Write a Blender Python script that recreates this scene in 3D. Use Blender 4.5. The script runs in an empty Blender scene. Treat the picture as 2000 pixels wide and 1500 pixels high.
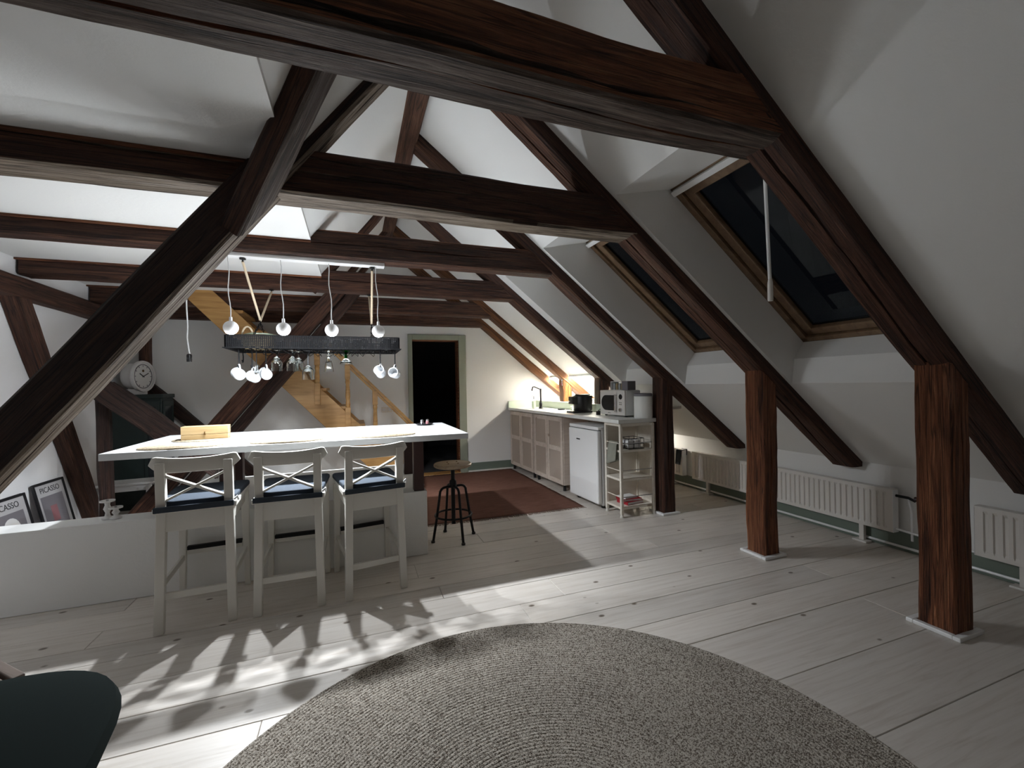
import bpy, bmesh, math, random
from mathutils import Vector, Matrix
S = bpy.context.scene
COL = S.collection
R_ = math.radians
PI = math.pi

# ---------------------------------------------------------------- camera
cam_d = bpy.data.cameras.new('camera'); cam = bpy.data.objects.new('camera', cam_d); COL.objects.link(cam)
yaw, pitch, roll = R_(20.07), R_(.031), R_(-1.035)
cF = Vector((math.sin(yaw)*math.cos(pitch), math.cos(yaw)*math.cos(pitch), math.sin(pitch)))
cR0 = Vector((math.cos(yaw), -math.sin(yaw), 0)); cU0 = cR0.cross(cF)
cR = cR0*math.cos(roll)+cU0*math.sin(roll); cU = -cR0*math.sin(roll)+cU0*math.cos(roll)
mw = Matrix.Identity(4)
for i in range(3):
    mw[i][0], mw[i][1], mw[i][2] = cR[i], cU[i], -cF[i]
mw[2][3] = 1.25
cam.matrix_world = mw
cam_d.sensor_width = 36; cam_d.lens = 36*843.5/2000; cam_d.clip_start = .02
S.camera = cam
# ---------------------------------------------------------------- world, exposure
w = bpy.data.worlds.new('night'); S.world = w; w.use_nodes = True
w.node_tree.nodes['Background'].inputs[0].default_value = (.004, .0045, .006, 1)
w.node_tree.nodes['Background'].inputs[1].default_value = .35
S.view_settings.view_transform = 'Standard'; S.view_settings.look = 'None'; S.view_settings.gamma = 1
S.view_settings.use_curve_mapping = False
S.view_settings.exposure = 1.43
S.cycles.diffuse_bounces = 12; S.cycles.max_bounces = 16; S.cycles.glossy_bounces = 4; S.cycles.transmission_bounces = 10; S.cycles.sample_clamp_indirect = 8; S.cycles.caustics_reflective = False; S.cycles.caustics_refractive = False
PENDANT_W = 37.0      # watts of each of the four pendant bulbs
STRIP_E = 400.0        # radiance of the kitchen strip light

# ---------------------------------------------------------------- materials
def mat(name, col=(.8,.8,.8), rough=.5, metal=0, spec=.5, **k):
    m = bpy.data.materials.new(name); m.use_nodes = True
    b = m.node_tree.nodes['Principled BSDF']
    b.inputs['Base Color'].default_value = (*col, 1); b.inputs['Roughness'].default_value = rough
    b.inputs['Metallic'].default_value = metal; b.inputs['Specular IOR Level'].default_value = spec
    for a, v in k.items(): b.inputs[a.replace('_', ' ')].default_value = v
    return m
def N(m, typ, **k):
    n = m.node_tree.nodes.new(typ)
    for a, v in k.items():
        if hasattr(n, a): setattr(n, a, v)
        else: n.inputs[a].default_value = v
    return n
def L(m, a, ao, b, bi): m.node_tree.links.new(a.outputs[ao], b.inputs[bi])
def BS(m): return m.node_tree.nodes['Principled BSDF']
def ramp(m, stops):
    r = N(m, 'ShaderNodeValToRGB'); e = r.color_ramp.elements
    while len(e) < len(stops): e.new(.5)
    for i, (p, c) in enumerate(stops):
        e[i].position = p; e[i].color = (*c, 1) if len(c) == 3 else c
    return r
def coords(m, kind='Object', scale=(1,1,1), rnd=True):
    tc = N(m, 'ShaderNodeTexCoord'); mp = N(m, 'ShaderNodeMapping'); mp.inputs['Scale'].default_value = scale
    if rnd:
        oi = N(m, 'ShaderNodeObjectInfo'); ad = N(m, 'ShaderNodeVectorMath', operation='ADD'); sc = N(m, 'ShaderNodeMath', operation='MULTIPLY')
        sc.inputs[1].default_value = 53.0
        L(m, oi, 'Random', sc, 0); L(m, tc, kind, ad, 0); L(m, sc, 0, ad, 1); L(m, ad, 0, mp, 0)
    else: L(m, tc, kind, mp, 0)
    return mp
def noise(m, mp, scale, detail=4, rough=.6, dist=0):
    n = N(m, 'ShaderNodeTexNoise'); n.inputs['Scale'].default_value = scale; n.inputs['Detail'].default_value = detail
    n.inputs['Roughness'].default_value = rough; n.inputs['Distortion'].default_value = dist
    L(m, mp, 0, n, 'Vector'); return n
def bump(m, src, out, strength, dist=.01):
    b = N(m, 'ShaderNodeBump'); b.inputs['Strength'].default_value = strength; b.inputs['Distance'].default_value = dist
    L(m, src, out, b, 'Height'); L(m, b, 0, BS(m), 'Normal'); return b
def mix(m, a, b, f, mode='MIX'):
    x = N(m, 'ShaderNodeMix', data_type='RGBA', blend_type=mode)
    for s, i in ((f, 0), (a, 6), (b, 7)):
        if isinstance(s, tuple) and hasattr(s[0], 'outputs'): m.node_tree.links.new(s[0].outputs[s[1]], x.inputs[i])
        else: x.inputs[i].default_value = s if i == 0 else (*s, 1)
    return x

def timber_mat(name, dark, mid, light, rough=.62, crackbump=.9):
    m = mat(name, mid, rough, spec=.35)
    g = coords(m, 'Object', (1.1, 15, 15))
    n1 = noise(m, g, 2.2, 7, .62, .9)
    r1 = ramp(m, [(.3, dark), (.5, mid), (.72, light)]); L(m, n1, 'Fac', r1, 0)
    f = coords(m, 'Object', (1.6, 70, 70)); n2 = noise(m, f, 2.4, 5, .7, .4)
    r2 = ramp(m, [(.33, (.42,.42,.42)), (.62, (1.1,1.1,1.1))]); L(m, n2, 'Fac', r2, 0)
    c = mix(m, (r1, 0), (r2, 0), .8, 'MULTIPLY')
    k = coords(m, 'Object', (.55, 26, 26)); n3 = noise(m, k, 1.3, 3, .5, .6)
    r3 = ramp(m, [(.47, (1,1,1)), (.492, (.12,.1,.1)), (.508, (.12,.1,.1)), (.53, (1,1,1))]); L(m, n3, 'Fac', r3, 0)
    c2 = mix(m, (c, 2), (r3, 0), .75, 'MULTIPLY'); L(m, c2, 2, BS(m), 'Base Color')
    h = mix(m, (r2, 0), (r3, 0), .5, 'MULTIPLY'); bump(m, h, 2, crackbump, .012)
    return m
M = {}
M['timber'] = timber_mat('old dark timber', (.038,.0155,.01), (.097,.039,.023), (.19,.086,.05))
M['timber_red'] = timber_mat('red brown stained timber', (.10,.034,.016), (.30,.108,.048), (.47,.195,.09))
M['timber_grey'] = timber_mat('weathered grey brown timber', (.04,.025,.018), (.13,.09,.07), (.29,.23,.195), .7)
M['timber_lit'] = timber_mat('lamp lit tan timber', (.11,.08,.058), (.33,.255,.19), (.56,.47,.385), .75)  # lamp light worked into the colour, for undersides only
M['timber_umber'] = timber_mat('umber timber', (.055,.024,.014), (.15,.065,.038), (.27,.14,.085))
M['timber_honey'] = timber_mat('honey brown timber', (.05,.018,.006), (.15,.054,.016), (.26,.105,.032))
M['timber_shade'] = timber_mat('shade dark timber', (.018,.008,.006), (.042,.018,.012), (.08,.036,.024))  # darker copy of the timber, shade worked into its colour
M['timber_amber'] = timber_mat('amber timber', (.08,.026,.006), (.24,.085,.016), (.36,.15,.032))
M['bar_leg'] = mat('dark red stained wood', (.032,.009,.007), .4)

def plaster(name, col):
    m = mat(name, col, .9, spec=.2)
    g = coords(m, 'Object', (1,1,1), False); n = noise(m, g, 55, 5, .7); n2 = noise(m, g, 3, 3, .5)
    a = mix(m, (n, 'Fac'), (n2, 'Fac'), .5); bump(m, a, 2, .35, .006); return m
M['plaster'] = plaster('white plaster', (.78,.78,.765))
M['plaster_left'] = plaster('white painted wall', (.77,.765,.775))

def plank_mat():
    m = mat('white stained pine planks', (.6,.57,.52), .36, spec=.4)
    g = coords(m, 'Object', (1.2, 22, 22)); n = noise(m, g, 2, 6, .6, .8)
    r = ramp(m, [(.25, (.52,.465,.41)), (.5, (.65,.605,.555)), (.8, (.72,.68,.635))]); L(m, n, 'Fac', r, 0)
    oi = N(m, 'ShaderNodeObjectInfo'); rr = ramp(m, [(0, (.86,.86,.86)), (1, (1.04,1.03,1.02))]); L(m, oi, 'Random', rr, 0)
    c = mix(m, (r, 0), (rr, 0), 1.0, 'MULTIPLY')
    v = N(m, 'ShaderNodeTexVoronoi'); v.inputs['Scale'].default_value = 7.5; v.inputs['Randomness'].default_value = 1
    kc = coords(m, 'Object', (.62, 1.0, 0)); L(m, kc, 0, v, 'Vector')
    kr = ramp(m, [(.0, (.17,.14,.115)), (.06, (.3,.26,.22)), (.10, (1,1,1))]); L(m, v, 'Distance', kr, 0)
    sep = N(m, 'ShaderNodeSeparateColor'); L(m, v, 'Color', sep, 0)
    gt = N(m, 'ShaderNodeMath', operation='GREATER_THAN'); gt.inputs[1].default_value = .22; L(m, sep, 0, gt, 0)
    c2 = mix(m, (c, 2), (kr, 0), .95, 'MULTIPLY'); m.node_tree.links.new(gt.outputs[0], c2.inputs[0])
    L(m, c2, 2, BS(m), 'Base Color'); bump(m, n, 'Fac', .12, .004)
    return m
M['plank'] = plank_mat()
M['underfloor'] = mat('dark gap under planks', (.03,.025,.02), .9)
M['white_paint'] = mat('white chair paint', (.68,.66,.61), .42)
M['bar_white'] = mat('white laminate', (.60,.61,.62), .32)
M['white_gloss'] = mat('white gloss metal', (.80,.80,.80), .3)
M['radiator'] = mat('cream radiator enamel', (.70,.67,.63), .38)
M['black_metal'] = mat('black metal', (.006,.006,.007), .55, 0, .3)
M['rack_metal'] = mat('sooty black rack metal', (.0028,.0028,.0034), .7, 0, .12)
M['black_plastic'] = mat('black plastic', (.012,.012,.013), .3)
M['dark_display'] = mat('black glass display', (.006,.006,.007), .08)
M['chrome'] = mat('brushed steel', (.55,.55,.56), .25, 1)
M['sage'] = mat('sage green paint', (.15,.185,.15), .5)
M['sage_light'] = mat('pale sage paint', (.56,.64,.52), .45)
M['door_frame'] = mat('sage door casing', (.27,.29,.23), .5)
M['counter'] = mat('white worktop', (.78,.79,.76), .3)
M['green_fabric'] = mat('dark green velvet', (.007,.0125,.0115), .9, spec=.08)
M['cabinet_green'] = mat('dark green painted wood', (.010,.021,.019), .5)
M['cabinet_panel'] = mat('dusty glass in dark cabinet', (.02,.024,.027), .2)
M['ceramic'] = mat('white glazed ceramic', (.33,.34,.35), .2)
M['globe'] = mat('white opal shade', (.8,.8,.8), .45)
M['red'] = mat('red card', (.32,.012,.022), .5)
M['paper'] = mat('white paper', (.75,.75,.75), .7)
M['navy'] = mat('dark blue grey cloth', (.02,.024,.03), .85)
M['towel'] = mat('grey green towel', (.23,.23,.19), .9)
M['towel_dark'] = mat('dark towel', (.02,.022,.02), .9)
M['brass'] = mat('dark brass', (.16,.09,.03), .4, 1)
M['picture_frame'] = mat('black picture frame', (.01,.01,.012), .35)
M['poster_grey'] = mat('grey print', (.16,.15,.165), .6)
M['poster_pink'] = mat('dusty pink print', (.25,.11,.12), .6)
M['poster_paper'] = mat('poster paper', (.42,.41,.42), .6)
M['ink'] = mat('black ink', (.02,.02,.02), .6)
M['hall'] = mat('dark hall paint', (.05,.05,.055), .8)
M['rope'] = mat('pale jute rope', (.47,.38,.27), .9)
M['cord_white'] = mat('white cord', (.72,.72,.72), .5)
M['green_bowl'] = mat('pale green glazed bowl', (.35,.42,.3), .3)
M['candle'] = mat('white painted wood', (.66,.65,.64), .5)

def pine_mat(name, a, b, c):
    m = mat(name, b, .45)
    g = coords(m, 'Object', (1, 9, 9)); n = noise(m, g, 2.2, 5, .55, .9)
    r = ramp(m, [(.3, a), (.5, b), (.75, c)]); L(m, n, 'Fac', r, 0)
    v = N(m, 'ShaderNodeTexVoronoi'); v.inputs['Scale'].default_value = 3.5
    kc = coords(m, 'Object', (.8,1,1)); L(m, kc, 0, v, 'Vector')
    kr = ramp(m, [(0, (.3,.2,.15)), (.07, (.5,.4,.3)), (.1, (1,1,1))]); L(m, v, 'Distance', kr, 0)
    x = mix(m, (r, 0), (kr, 0), .8, 'MULTIPLY'); L(m, x, 2, BS(m), 'Base Color'); bump(m, n, 'Fac', .1, .004); return m
M['pine'] = pine_mat('golden pine', (.30,.15,.045), (.42,.225,.075), (.5,.3,.11))
M['pine_pale'] = pine_mat('pale wooden box', (.24,.16,.07), (.31,.215,.1), (.36,.26,.14))
M['window_pine'] = pine_mat('varnished window pine', (.13,.075,.04), (.18,.11,.06), (.23,.15,.085))
M['stool_seat'] = pine_mat('worn plywood', (.2,.14,.085), (.36,.27,.18), (.46,.37,.26))
M['beige_wood'] = pine_mat('white washed cabinet wood', (.56,.475,.40), (.64,.55,.475), (.70,.62,.545))
M['cream_wood'] = pine_mat('cream painted wood', (.66,.61,.53), (.72,.67,.59), (.76,.72,.64))
M['brown_board'] = pine_mat('worn brown board', (.1,.075,.06), (.16,.125,.105), (.22,.18,.15))

def weave_mat(name, a, b, sc, bstr=.5):
    m = mat(name, a, .85, spec=.2)
    g = coords(m, 'Object', (sc, sc, sc), False)
    wv = N(m, 'ShaderNodeTexWave', wave_type='BANDS', bands_direction='Z'); wv.inputs['Scale'].default_value = 1; wv.inputs['Distortion'].default_value = 1.5
    wy = N(m, 'ShaderNodeTexWave', wave_type='BANDS', bands_direction='Y'); wy.inputs['Scale'].default_value = 1; wy.inputs['Distortion'].default_value = 1.5
    L(m, g, 0, wv, 0); L(m, g, 0, wy, 0)
    x = mix(m, (wv, 'Fac'), (wy, 'Fac'), 1.0, 'MULTIPLY'); r = ramp(m, [(0, b), (.6, a)]); L(m, x, 2, r, 0)
    L(m, r, 0, BS(m), 'Base Color'); bump(m, x, 2, bstr, .004); return m
M['rattan'] = weave_mat('woven rattan panel', (.60,.51,.43), (.40,.33,.275), 60)

def rug_mat():
    m = mat('braided wool', (.3,.27,.23), .95, spec=.1)
    g = coords(m, 'Object', (1,1,1), False)
    v = N(m, 'ShaderNodeTexVoronoi'); v.inputs['Scale'].default_value = 290; L(m, g, 0, v, 'Vector')
    sep = N(m, 'ShaderNodeSeparateColor'); L(m, v, 'Color', sep, 0)
    r = ramp(m, [(.0, (.085,.068,.054)), (.32, (.15,.125,.10)), (.42, (.33,.295,.25)), (1, (.47,.43,.375))]); L(m, sep, 0, r, 0)
    n = noise(m, g, 3, 2); r2 = ramp(m, [(.3, (.85,.85,.85)), (.7, (1.05,1.05,1.05))]); L(m, n, 'Fac', r2, 0)
    x = mix(m, (r, 0), (r2, 0), 1.0, 'MULTIPLY'); L(m, x, 2, BS(m), 'Base Color'); bump(m, v, 'Distance', .5, .003); return m
M['rug'] = rug_mat()
def rug2_mat():
    m = mat('red brown woven rug', (.15,.07,.05), .95, spec=.1)
    g = coords(m, 'Object', (3, 60, 1), False); n = noise(m, g, 2, 5, .7)
    r = ramp(m, [(.3, (.07,.03,.022)), (.5, (.15,.072,.052)), (.75, (.22,.125,.095))]); L(m, n, 'Fac', r, 0)
    L(m, r, 0, BS(m), 'Base Color'); bump(m, n, 'Fac', .6, .006); return m
M['rug_red'] = rug2_mat()
def fringe_like(name, a, b, sc):
    m = mat(name, a, .9, spec=.1); g = coords(m, 'Object', (1,1,1), False); n = noise(m, g, sc, 4, .7)
    r = ramp(m, [(.3, b), (.65, a)]); L(m, n, 'Fac', r, 0); L(m, r, 0, BS(m), 'Base Color'); bump(m, n, 'Fac', .6, .005); return m
M['placemat'] = fringe_like('woven straw', (.30,.25,.18), (.13,.105,.07), 90)
M['fringe'] = fringe_like('rug fringe', (.3,.2,.15), (.09,.05,.04), 60)
M['wicker'] = fringe_like('wicker', (.42,.33,.2), (.2,.15,.08), 80)
M['seat_black'] = mat('blue black seat fabric', (.045,.055,.07), .8, spec=.08)

def glass_mat(name, col=(1,1,1), rough=0.0):
    m = bpy.data.materials.new(name); m.use_nodes = True; nt = m.node_tree; nt.nodes.remove(nt.nodes['Principled BSDF'])
    g = nt.nodes.new('ShaderNodeBsdfGlass'); g.inputs['Color'].default_value = (*col, 1); g.inputs['IOR'].default_value = 1.45; g.inputs['Roughness'].default_value = rough
    nt.links.new(g.outputs[0], nt.nodes['Material Output'].inputs[0]); return m
M['glass'] = glass_mat('clear glass', (.97,.985,.98)); M['glass_green'] = glass_mat('green glass', (.1,.55,.2))
M['pane'] = glass_mat('window glass', (.6,.64,.66))
def emit(name, col, s):
    m = mat(name, col, .4); b = BS(m); b.inputs['Emission Color'].default_value = (*col, 1); b.inputs['Emission Strength'].default_value = s; return m
M['bulb'] = emit('lit bulb', (.86,.95,1.0), 6.0)
M['strip'] = emit('lit strip', (1.0,.94,.83), STRIP_E)

# ---------------------------------------------------------------- mesh helpers
class MB:
    def __init__(s): s.v = []; s.f = []
    def add(s, vs, fs, mx=None):
        o = len(s.v); s.v += [(mx @ Vector(p)) if mx else Vector(p) for p in vs]; s.f += [[o+i for i in f] for f in fs]; return s
    def box(s, a, b, mx=None):
        (x0,y0,z0), (x1,y1,z1) = a, b
        return s.add([(x0,y0,z0),(x1,y0,z0),(x1,y1,z0),(x0,y1,z0),(x0,y0,z1),(x1,y0,z1),(x1,y1,z1),(x0,y1,z1)],
            [(0,3,2,1),(4,5,6,7),(0,1,5,4),(1,2,6,5),(2,3,7,6),(3,0,4,7)], mx)
    def bar(s, p, q, w, h, up=(0,0,1)):
        p, q = Vector(p), Vector(q); x = (q-p); l = x.length; x.normalize(); up = Vector(up)
        if abs(x.dot(up)) > .98: up = Vector((1,0,0))
        y = up.cross(x).normalized(); z = x.cross(y)
        m = Matrix((x,y,z)).transposed().to_4x4(); m.translation = p
        return s.box((0,-w/2,-h/2), (l,w/2,h/2), m)
    def lathe(s, prof, c=(0,0,0), n=24, mx=None, close=False):
        vs = []; fs = []; k = len(prof)
        for i in range(n):
            a = 2*PI*i/n
            vs += [(c[0]+r*math.cos(a), c[1]+r*math.sin(a), c[2]+z) for r, z in prof]
        for i in range(n):
            j = (i+1) % n
            for t in range(k-1): fs.append((i*k+t, j*k+t, j*k+t+1, i*k+t+1))
            if close: fs.append((i*k+k-1, j*k+k-1, j*k, i*k))
        if not close:
            if prof[0][0] > 1e-5: fs.append(tuple(i*k for i in range(n))[::-1])
            if prof[-1][0] > 1e-5: fs.append(tuple(i*k+k-1 for i in range(n)))
        return s.add(vs, fs, mx)
    def tube(s, pts, r, n=8, closed=False):
        pts = [Vector(p) for p in pts]; k = len(pts); vs = []; fs = []
        prev = None
        for i, p in enumerate(pts):
            a = pts[i-1] if (i or closed) else p; b = pts[(i+1) % k] if (i < k-1 or closed) else p
            t = (b-a).normalized()
            if prev is None:
                u = Vector((0,0,1)) if abs(t.z) < .9 else Vector((1,0,0)); u = (u-t*u.dot(t)).normalized()
            else: u = (prev-t*prev.dot(t)).normalized()
            prev = u; v = t.cross(u); rr = r[i] if isinstance(r, (list, tuple)) else r
            vs += [p+(u*math.cos(2*PI*j/n)+v*math.sin(2*PI*j/n))*rr for j in range(n)]
        for i in range(k if closed else k-1):
            i2 = (i+1) % k
            for j in range(n): fs.append((i*n+j, i*n+(j+1) % n, i2*n+(j+1) % n, i2*n+j))
        if not closed: fs += [tuple(range(n))[::-1], tuple((k-1)*n+j for j in range(n))]
        return s.add(vs, fs)
    def prism(s, poly, ext, mx=None):   # poly in local xy, extruded 0..ext along z
        n = len(poly); vs = [(x,y,0) for x, y in poly]+[(x,y,ext) for x, y in poly]
        return s.add(vs, [tuple(range(n))[::-1], tuple(range(n,2*n))]+[(i,(i+1) % n,n+(i+1) % n,n+i) for i in range(n)], mx)
    def sphere(s, c, r, sc=(1,1,1), nu=20, nv=12, lo=-1, hi=1):
        prof = []
        for i in range(nv+1):
            a = -PI/2+PI*i/nv
            if lo <= math.sin(a) <= hi: prof.append((max(r*math.cos(a),0), r*math.sin(a)))
        m = Matrix.Translation(c) @ Matrix.Diagonal((*sc,1))
        return s.lathe(prof, (0,0,0), nu, m)
    def build(s, name, m, parent=None, bevel=0, smooth=False, seg=2):
        me = bpy.data.meshes.new(name); me.from_pydata([tuple(p) for p in s.v], [], s.f)
        bm = bmesh.new(); bm.from_mesh(me); bmesh.ops.remove_doubles(bm, verts=bm.verts, dist=1e-6); bmesh.ops.recalc_face_normals(bm, faces=bm.faces)
        if bevel:
            ed = [e for e in bm.edges if len(e.link_faces) == 2 and e.calc_face_angle(0) > R_(35)]
            bmesh.ops.bevel(bm, geom=ed, offset=bevel, segments=seg, affect='EDGES', profile=.5, clamp_overlap=True)
        bm.to_mesh(me); bm.free()
        if smooth:
            for p in me.polygons: p.use_smooth = True
            try: me.set_sharp_from_angle(angle=R_(38))
            except Exception: pass
        me.materials.append(M[m] if isinstance(m, str) else m)
        o = bpy.data.objects.new(name, me); COL.objects.link(o)
        if parent: o.parent = parent
        return o
def tag(o, label=None, cat=None, group=None, kind=None):
    for k, v in (('label',label),('category',cat),('group',group),('kind',kind)):
        if v: o[k] = v
    return o
def thing(name, label, cat, loc=(0,0,0), rz=0, group=None):
    o = bpy.data.objects.new(name, None); COL.objects.link(o); o.location = loc; o.rotation_euler = (0,0,rz); o.empty_display_size = .1
    return tag(o, label, cat, group)
def dup(root, loc, rz=0, label=None, name=None):
    def cp(o, par):
        c = o.copy(); COL.objects.link(c); c.parent = par
        for ch in list(o.children): cp(ch, c)
        return c
    c = cp(root, None); c.location = loc; c.rotation_euler = (0,0,rz)
    if label: c['label'] = label
    return c
def bx(a, b, name, m, parent=None, bevel=.003): return MB().box(a, b).build(name, m, parent, bevel)
def struct(o): o['kind'] = 'structure'; return o
def smooth_noise(rng, n, amp, octs=((1,.6),(4,.3),(12,.15))):
    out = [0]*n
    for f, a in octs:
        ks = [rng.uniform(-1,1) for _ in range(int(f*3)+3)]
        for i in range(n):
            t = i/(n-1)*(len(ks)-1.001); j = int(t); u = t-j; u = u*u*(3-2*u); out[i] += amp*a*(ks[j]*(1-u)+ks[j+1]*u)
    return out

# ---------------------------------------------------------------- hewn timber: local X runs along the log
def timber(name, A, B, wd, ht, label, cat, m='timber', up=(0,0,1), seed=0, endA=None, endB=None, grooves=(), rough=1.0, group=None, parent=None, under_m=None):
    A, B = Vector(A), Vector(B); X = (B-A); ln = X.length; X.normalize(); up = Vector(up)
    Y = up.cross(X).normalized(); Z = X.cross(Y); rot = Matrix((X,Y,Z)).transposed().to_4x4(); rot.translation = A
    inv = rot.inverted(); rng = random.Random(seed+17); n = max(14, int(ln*14)); c = .013
    a, b = wd/2, ht/2
    base = [(-a+c,-b),(-a*.4,-b),(a*.4,-b),(a-c,-b),(a,-b+c),(a,-b*.35),(a,b*.35),(a,b-c),(a-c,b),(a*.3,b),(-a*.3,b),(-a+c,b),(-a,b-c),(-a,b*.35),(-a,-b*.35),(-a,-b+c)]
    prof = []; gi = []
    for i, p in enumerate(base):
        prof.append([p, 'b', None])
        for face, pos, wdt, dep in grooves:   # face: 'front'(-y) 'back'(+y) 'under'(-z); pos -1..1
            q = base[(i+1) % 16]
            if face == 'front' and i == {-1:14, 0:13, 1:12}[pos]: dr = (0,-1); nrm = (1,0)
            elif face == 'back' and i == {-1:4, 0:5, 1:6}[pos]: dr = (0,1); nrm = (-1,0)
            elif face == 'under' and i == {-1:0, 0:1, 1:2}[pos]: dr = (1,0); nrm = (0,1)
            else: continue
            mid = ((p[0]+q[0])/2, (p[1]+q[1])/2); g = len(prof)
            for t, d in ((-1,0),(0,1),(1,0)):
                prof.append([(mid[0]+dr[0]*t*wdt/2, mid[1]+dr[1]*t*wdt/2), 'g', (nrm, d, dep, dr, t, wdt, face+str(pos))])
    k = len(prof); jit = [smooth_noise(rng, n, .0065*rough) for _ in range(16)]
    bow1 = smooth_noise(rng, n, .006*rough, ((1,1),)); bow2 = smooth_noise(rng, n, .006*rough, ((1,1),))
    gw = {}; verts = []
    for i in range(n):
        bi = -1
        for p, kind, gd in prof:
            y, z = p
            if kind == 'b':
                bi += 1; j = jit[bi][i]; l = math.hypot(y,z); y += y/l*j; z += z/l*j
            else:
                nrm, d, dep, dr, t, wdt, key = gd
                if key not in gw: gw[key] = (smooth_noise(rng, n, 1, ((2,.6),(9,.4))), smooth_noise(rng, n, .012, ((2,.7),(10,.3))))
                op = max(.06, min(1, .6+gw[key][0][i])) * min(1, 4*min(i,n-1-i)/n+.15); sh = gw[key][1][i]
                y += nrm[0]*d*dep*op+dr[0]*(sh-t*wdt/2*(1-op)); z += nrm[1]*d*dep*op+dr[1]*(sh-t*wdt/2*(1-op))
            verts.append(Vector((ln*i/(n-1), y+bow1[i], z+bow2[i])))
    for ring, pl in ((0, endA), (n-1, endB)):
        if pl:
            p0 = inv @ Vector(pl[0]); nn = (inv.to_3x3() @ Vector(pl[1]))
            for j in range(k):
                v = verts[ring*k+j]; v.x = (nn.dot(p0)-nn.y*v.y-nn.z*v.z)/nn.x
            # keep neighbouring rings inside the cut
            for r2 in range(n):
                if r2 == ring: continue
                for j in range(k):
                    lim = verts[ring*k+j].x
                    if ring == 0 and verts[r2*k+j].x < lim: verts[r2*k+j].x = lim+.0004*r2
                    if ring == n-1 and verts[r2*k+j].x > lim: verts[r2*k+j].x = lim-.0004*(n-1-r2)
    fs = [(i*k+j, i*k+(j+1) % k, (i+1)*k+(j+1) % k, (i+1)*k+j) for i in range(n-1) for j in range(k)]
    fs += [tuple(range(k))[::-1], tuple((n-1)*k+j for j in range(k))]
    mb = MB(); mb.add(verts, fs); o = mb.build(name, m, parent)
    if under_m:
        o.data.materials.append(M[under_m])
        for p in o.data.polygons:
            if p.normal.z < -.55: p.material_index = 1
    for p in o.data.polygons: p.use_smooth = len(p.vertices) == 4
    try: o.data.set_sharp_from_angle(angle=R_(32))
    except Exception: pass
    o.matrix_world = rot
    return tag(o, label, cat, group)

# ================================================================ SETTING
XL, XK, YF, YB = -2.4, 3.71, 6.07, -2.6
ZC = 2.28
pr_z = lambda x: 3.565-.8*x          # right slope plaster
pl_z = lambda x: 2.65+1.285*x        # left slope plaster
XR = (3.565-2.65)/2.085; ZR = pr_z(XR); XFOLD = (ZC-2.65)/1.285
floor = struct(bx((-2.6,-2.7,-.09), (4.0,6.6,-.026), 'floor', 'underfloor', None, 0))
rows = [-2.6,-2.36,-2.1,-1.85,-1.6,-1.36,-1.1,-.86,-.62,-.36,-.1,.16,.42,.70,.985,1.315,1.646,1.862,2.07,2.297,2.53,2.69,2.86,3.08,3.3,3.52,3.74,3.96,4.18,4.4,4.62,4.84,5.06,5.28,5.5,5.72,5.94,6.07]
forced = {18:[.862], 16:[-.347], 19:[1.15]}
rng = random.Random(4)
for i in range(len(rows)-1):
    y0, y1 = rows[i]+.0012, rows[i+1]-.0012
    x = -2.6; cuts = list(forced.get(i, []))
    if not cuts:
        x = -2.6+rng.uniform(.8,3)
        while x < 3.2: cuts.append(x); x += rng.uniform(1.9,3.4)
    xs = [-2.6]+cuts+[XK+.02]
    for a, b in zip(xs[:-1], xs[1:]):
        o = MB().box((0,0,-.026), (b-a-.0015,y1-y0,rng.uniform(-.0012,0))).build('plank', 'plank', floor, .002, seg=1); o.location = (a,y0,0)

# walls
def poly(name, pts, faces, m, parent=None): return MB().add(pts, faces).build(name, m, parent)
DX0, DX1, DZ = .745, 1.42, 1.915
def far_x(z): return (3.565-z)/.8
fw = MB()
for a, b, z0 in ((-2.7,DX0,0),(DX0,DX1,DZ),(DX1,XR+3.4,0)):
    xs = [a+(b-a)*t/12 for t in range(13)]
    for p, q in zip(xs[:-1], xs[1:]):
        zt = lambda x: min(3.3, max(.02, min(pr_z(x)+.05, pl_z(x)+.05 if x > XFOLD else ZC+.05)))
        if zt(p) > z0+.02 and zt(q) > z0+.02:
            fw.add([(p,YF,z0),(q,YF,z0),(q,YF,zt(q)),(p,YF,zt(p)),(p,YF+.12,z0),(q,YF+.12,z0),(q,YF+.12,zt(q)),(p,YF+.12,zt(p))],
                   [(0,1,2,3),(7,6,5,4),(0,3,7,4),(1,5,6,2),(0,4,5,1),(3,2,6,7)])
struct(fw.build('wall_far', 'plaster'))
struct(bx((XL-.12,YB,0), (XL,YF,ZC+.05), 'wall_left', 'plaster_left', None, 0))
struct(bx((XK,YB,0), (XK+.1,YF,.62), 'wall_right', 'plaster', None, 0))
wb = MB().add([(XL,YB,0),(XK,YB,0),(XK,YB,.6),(XR,YB,ZR),(XFOLD,YB,ZC),(XL,YB,ZC)], [(0,1,2,3,4,5)]); struct(wb.build('wall_back', 'plaster'))
# low wall of the gallery, deep behind the bar
lw = MB().box((-2.4,3.235,0), (-1.1,3.42,.47)).box((-1.1,3.235,0), (.495,4.45,.47)); struct(lw.build('wall_low', 'plaster', None, .004))

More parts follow.
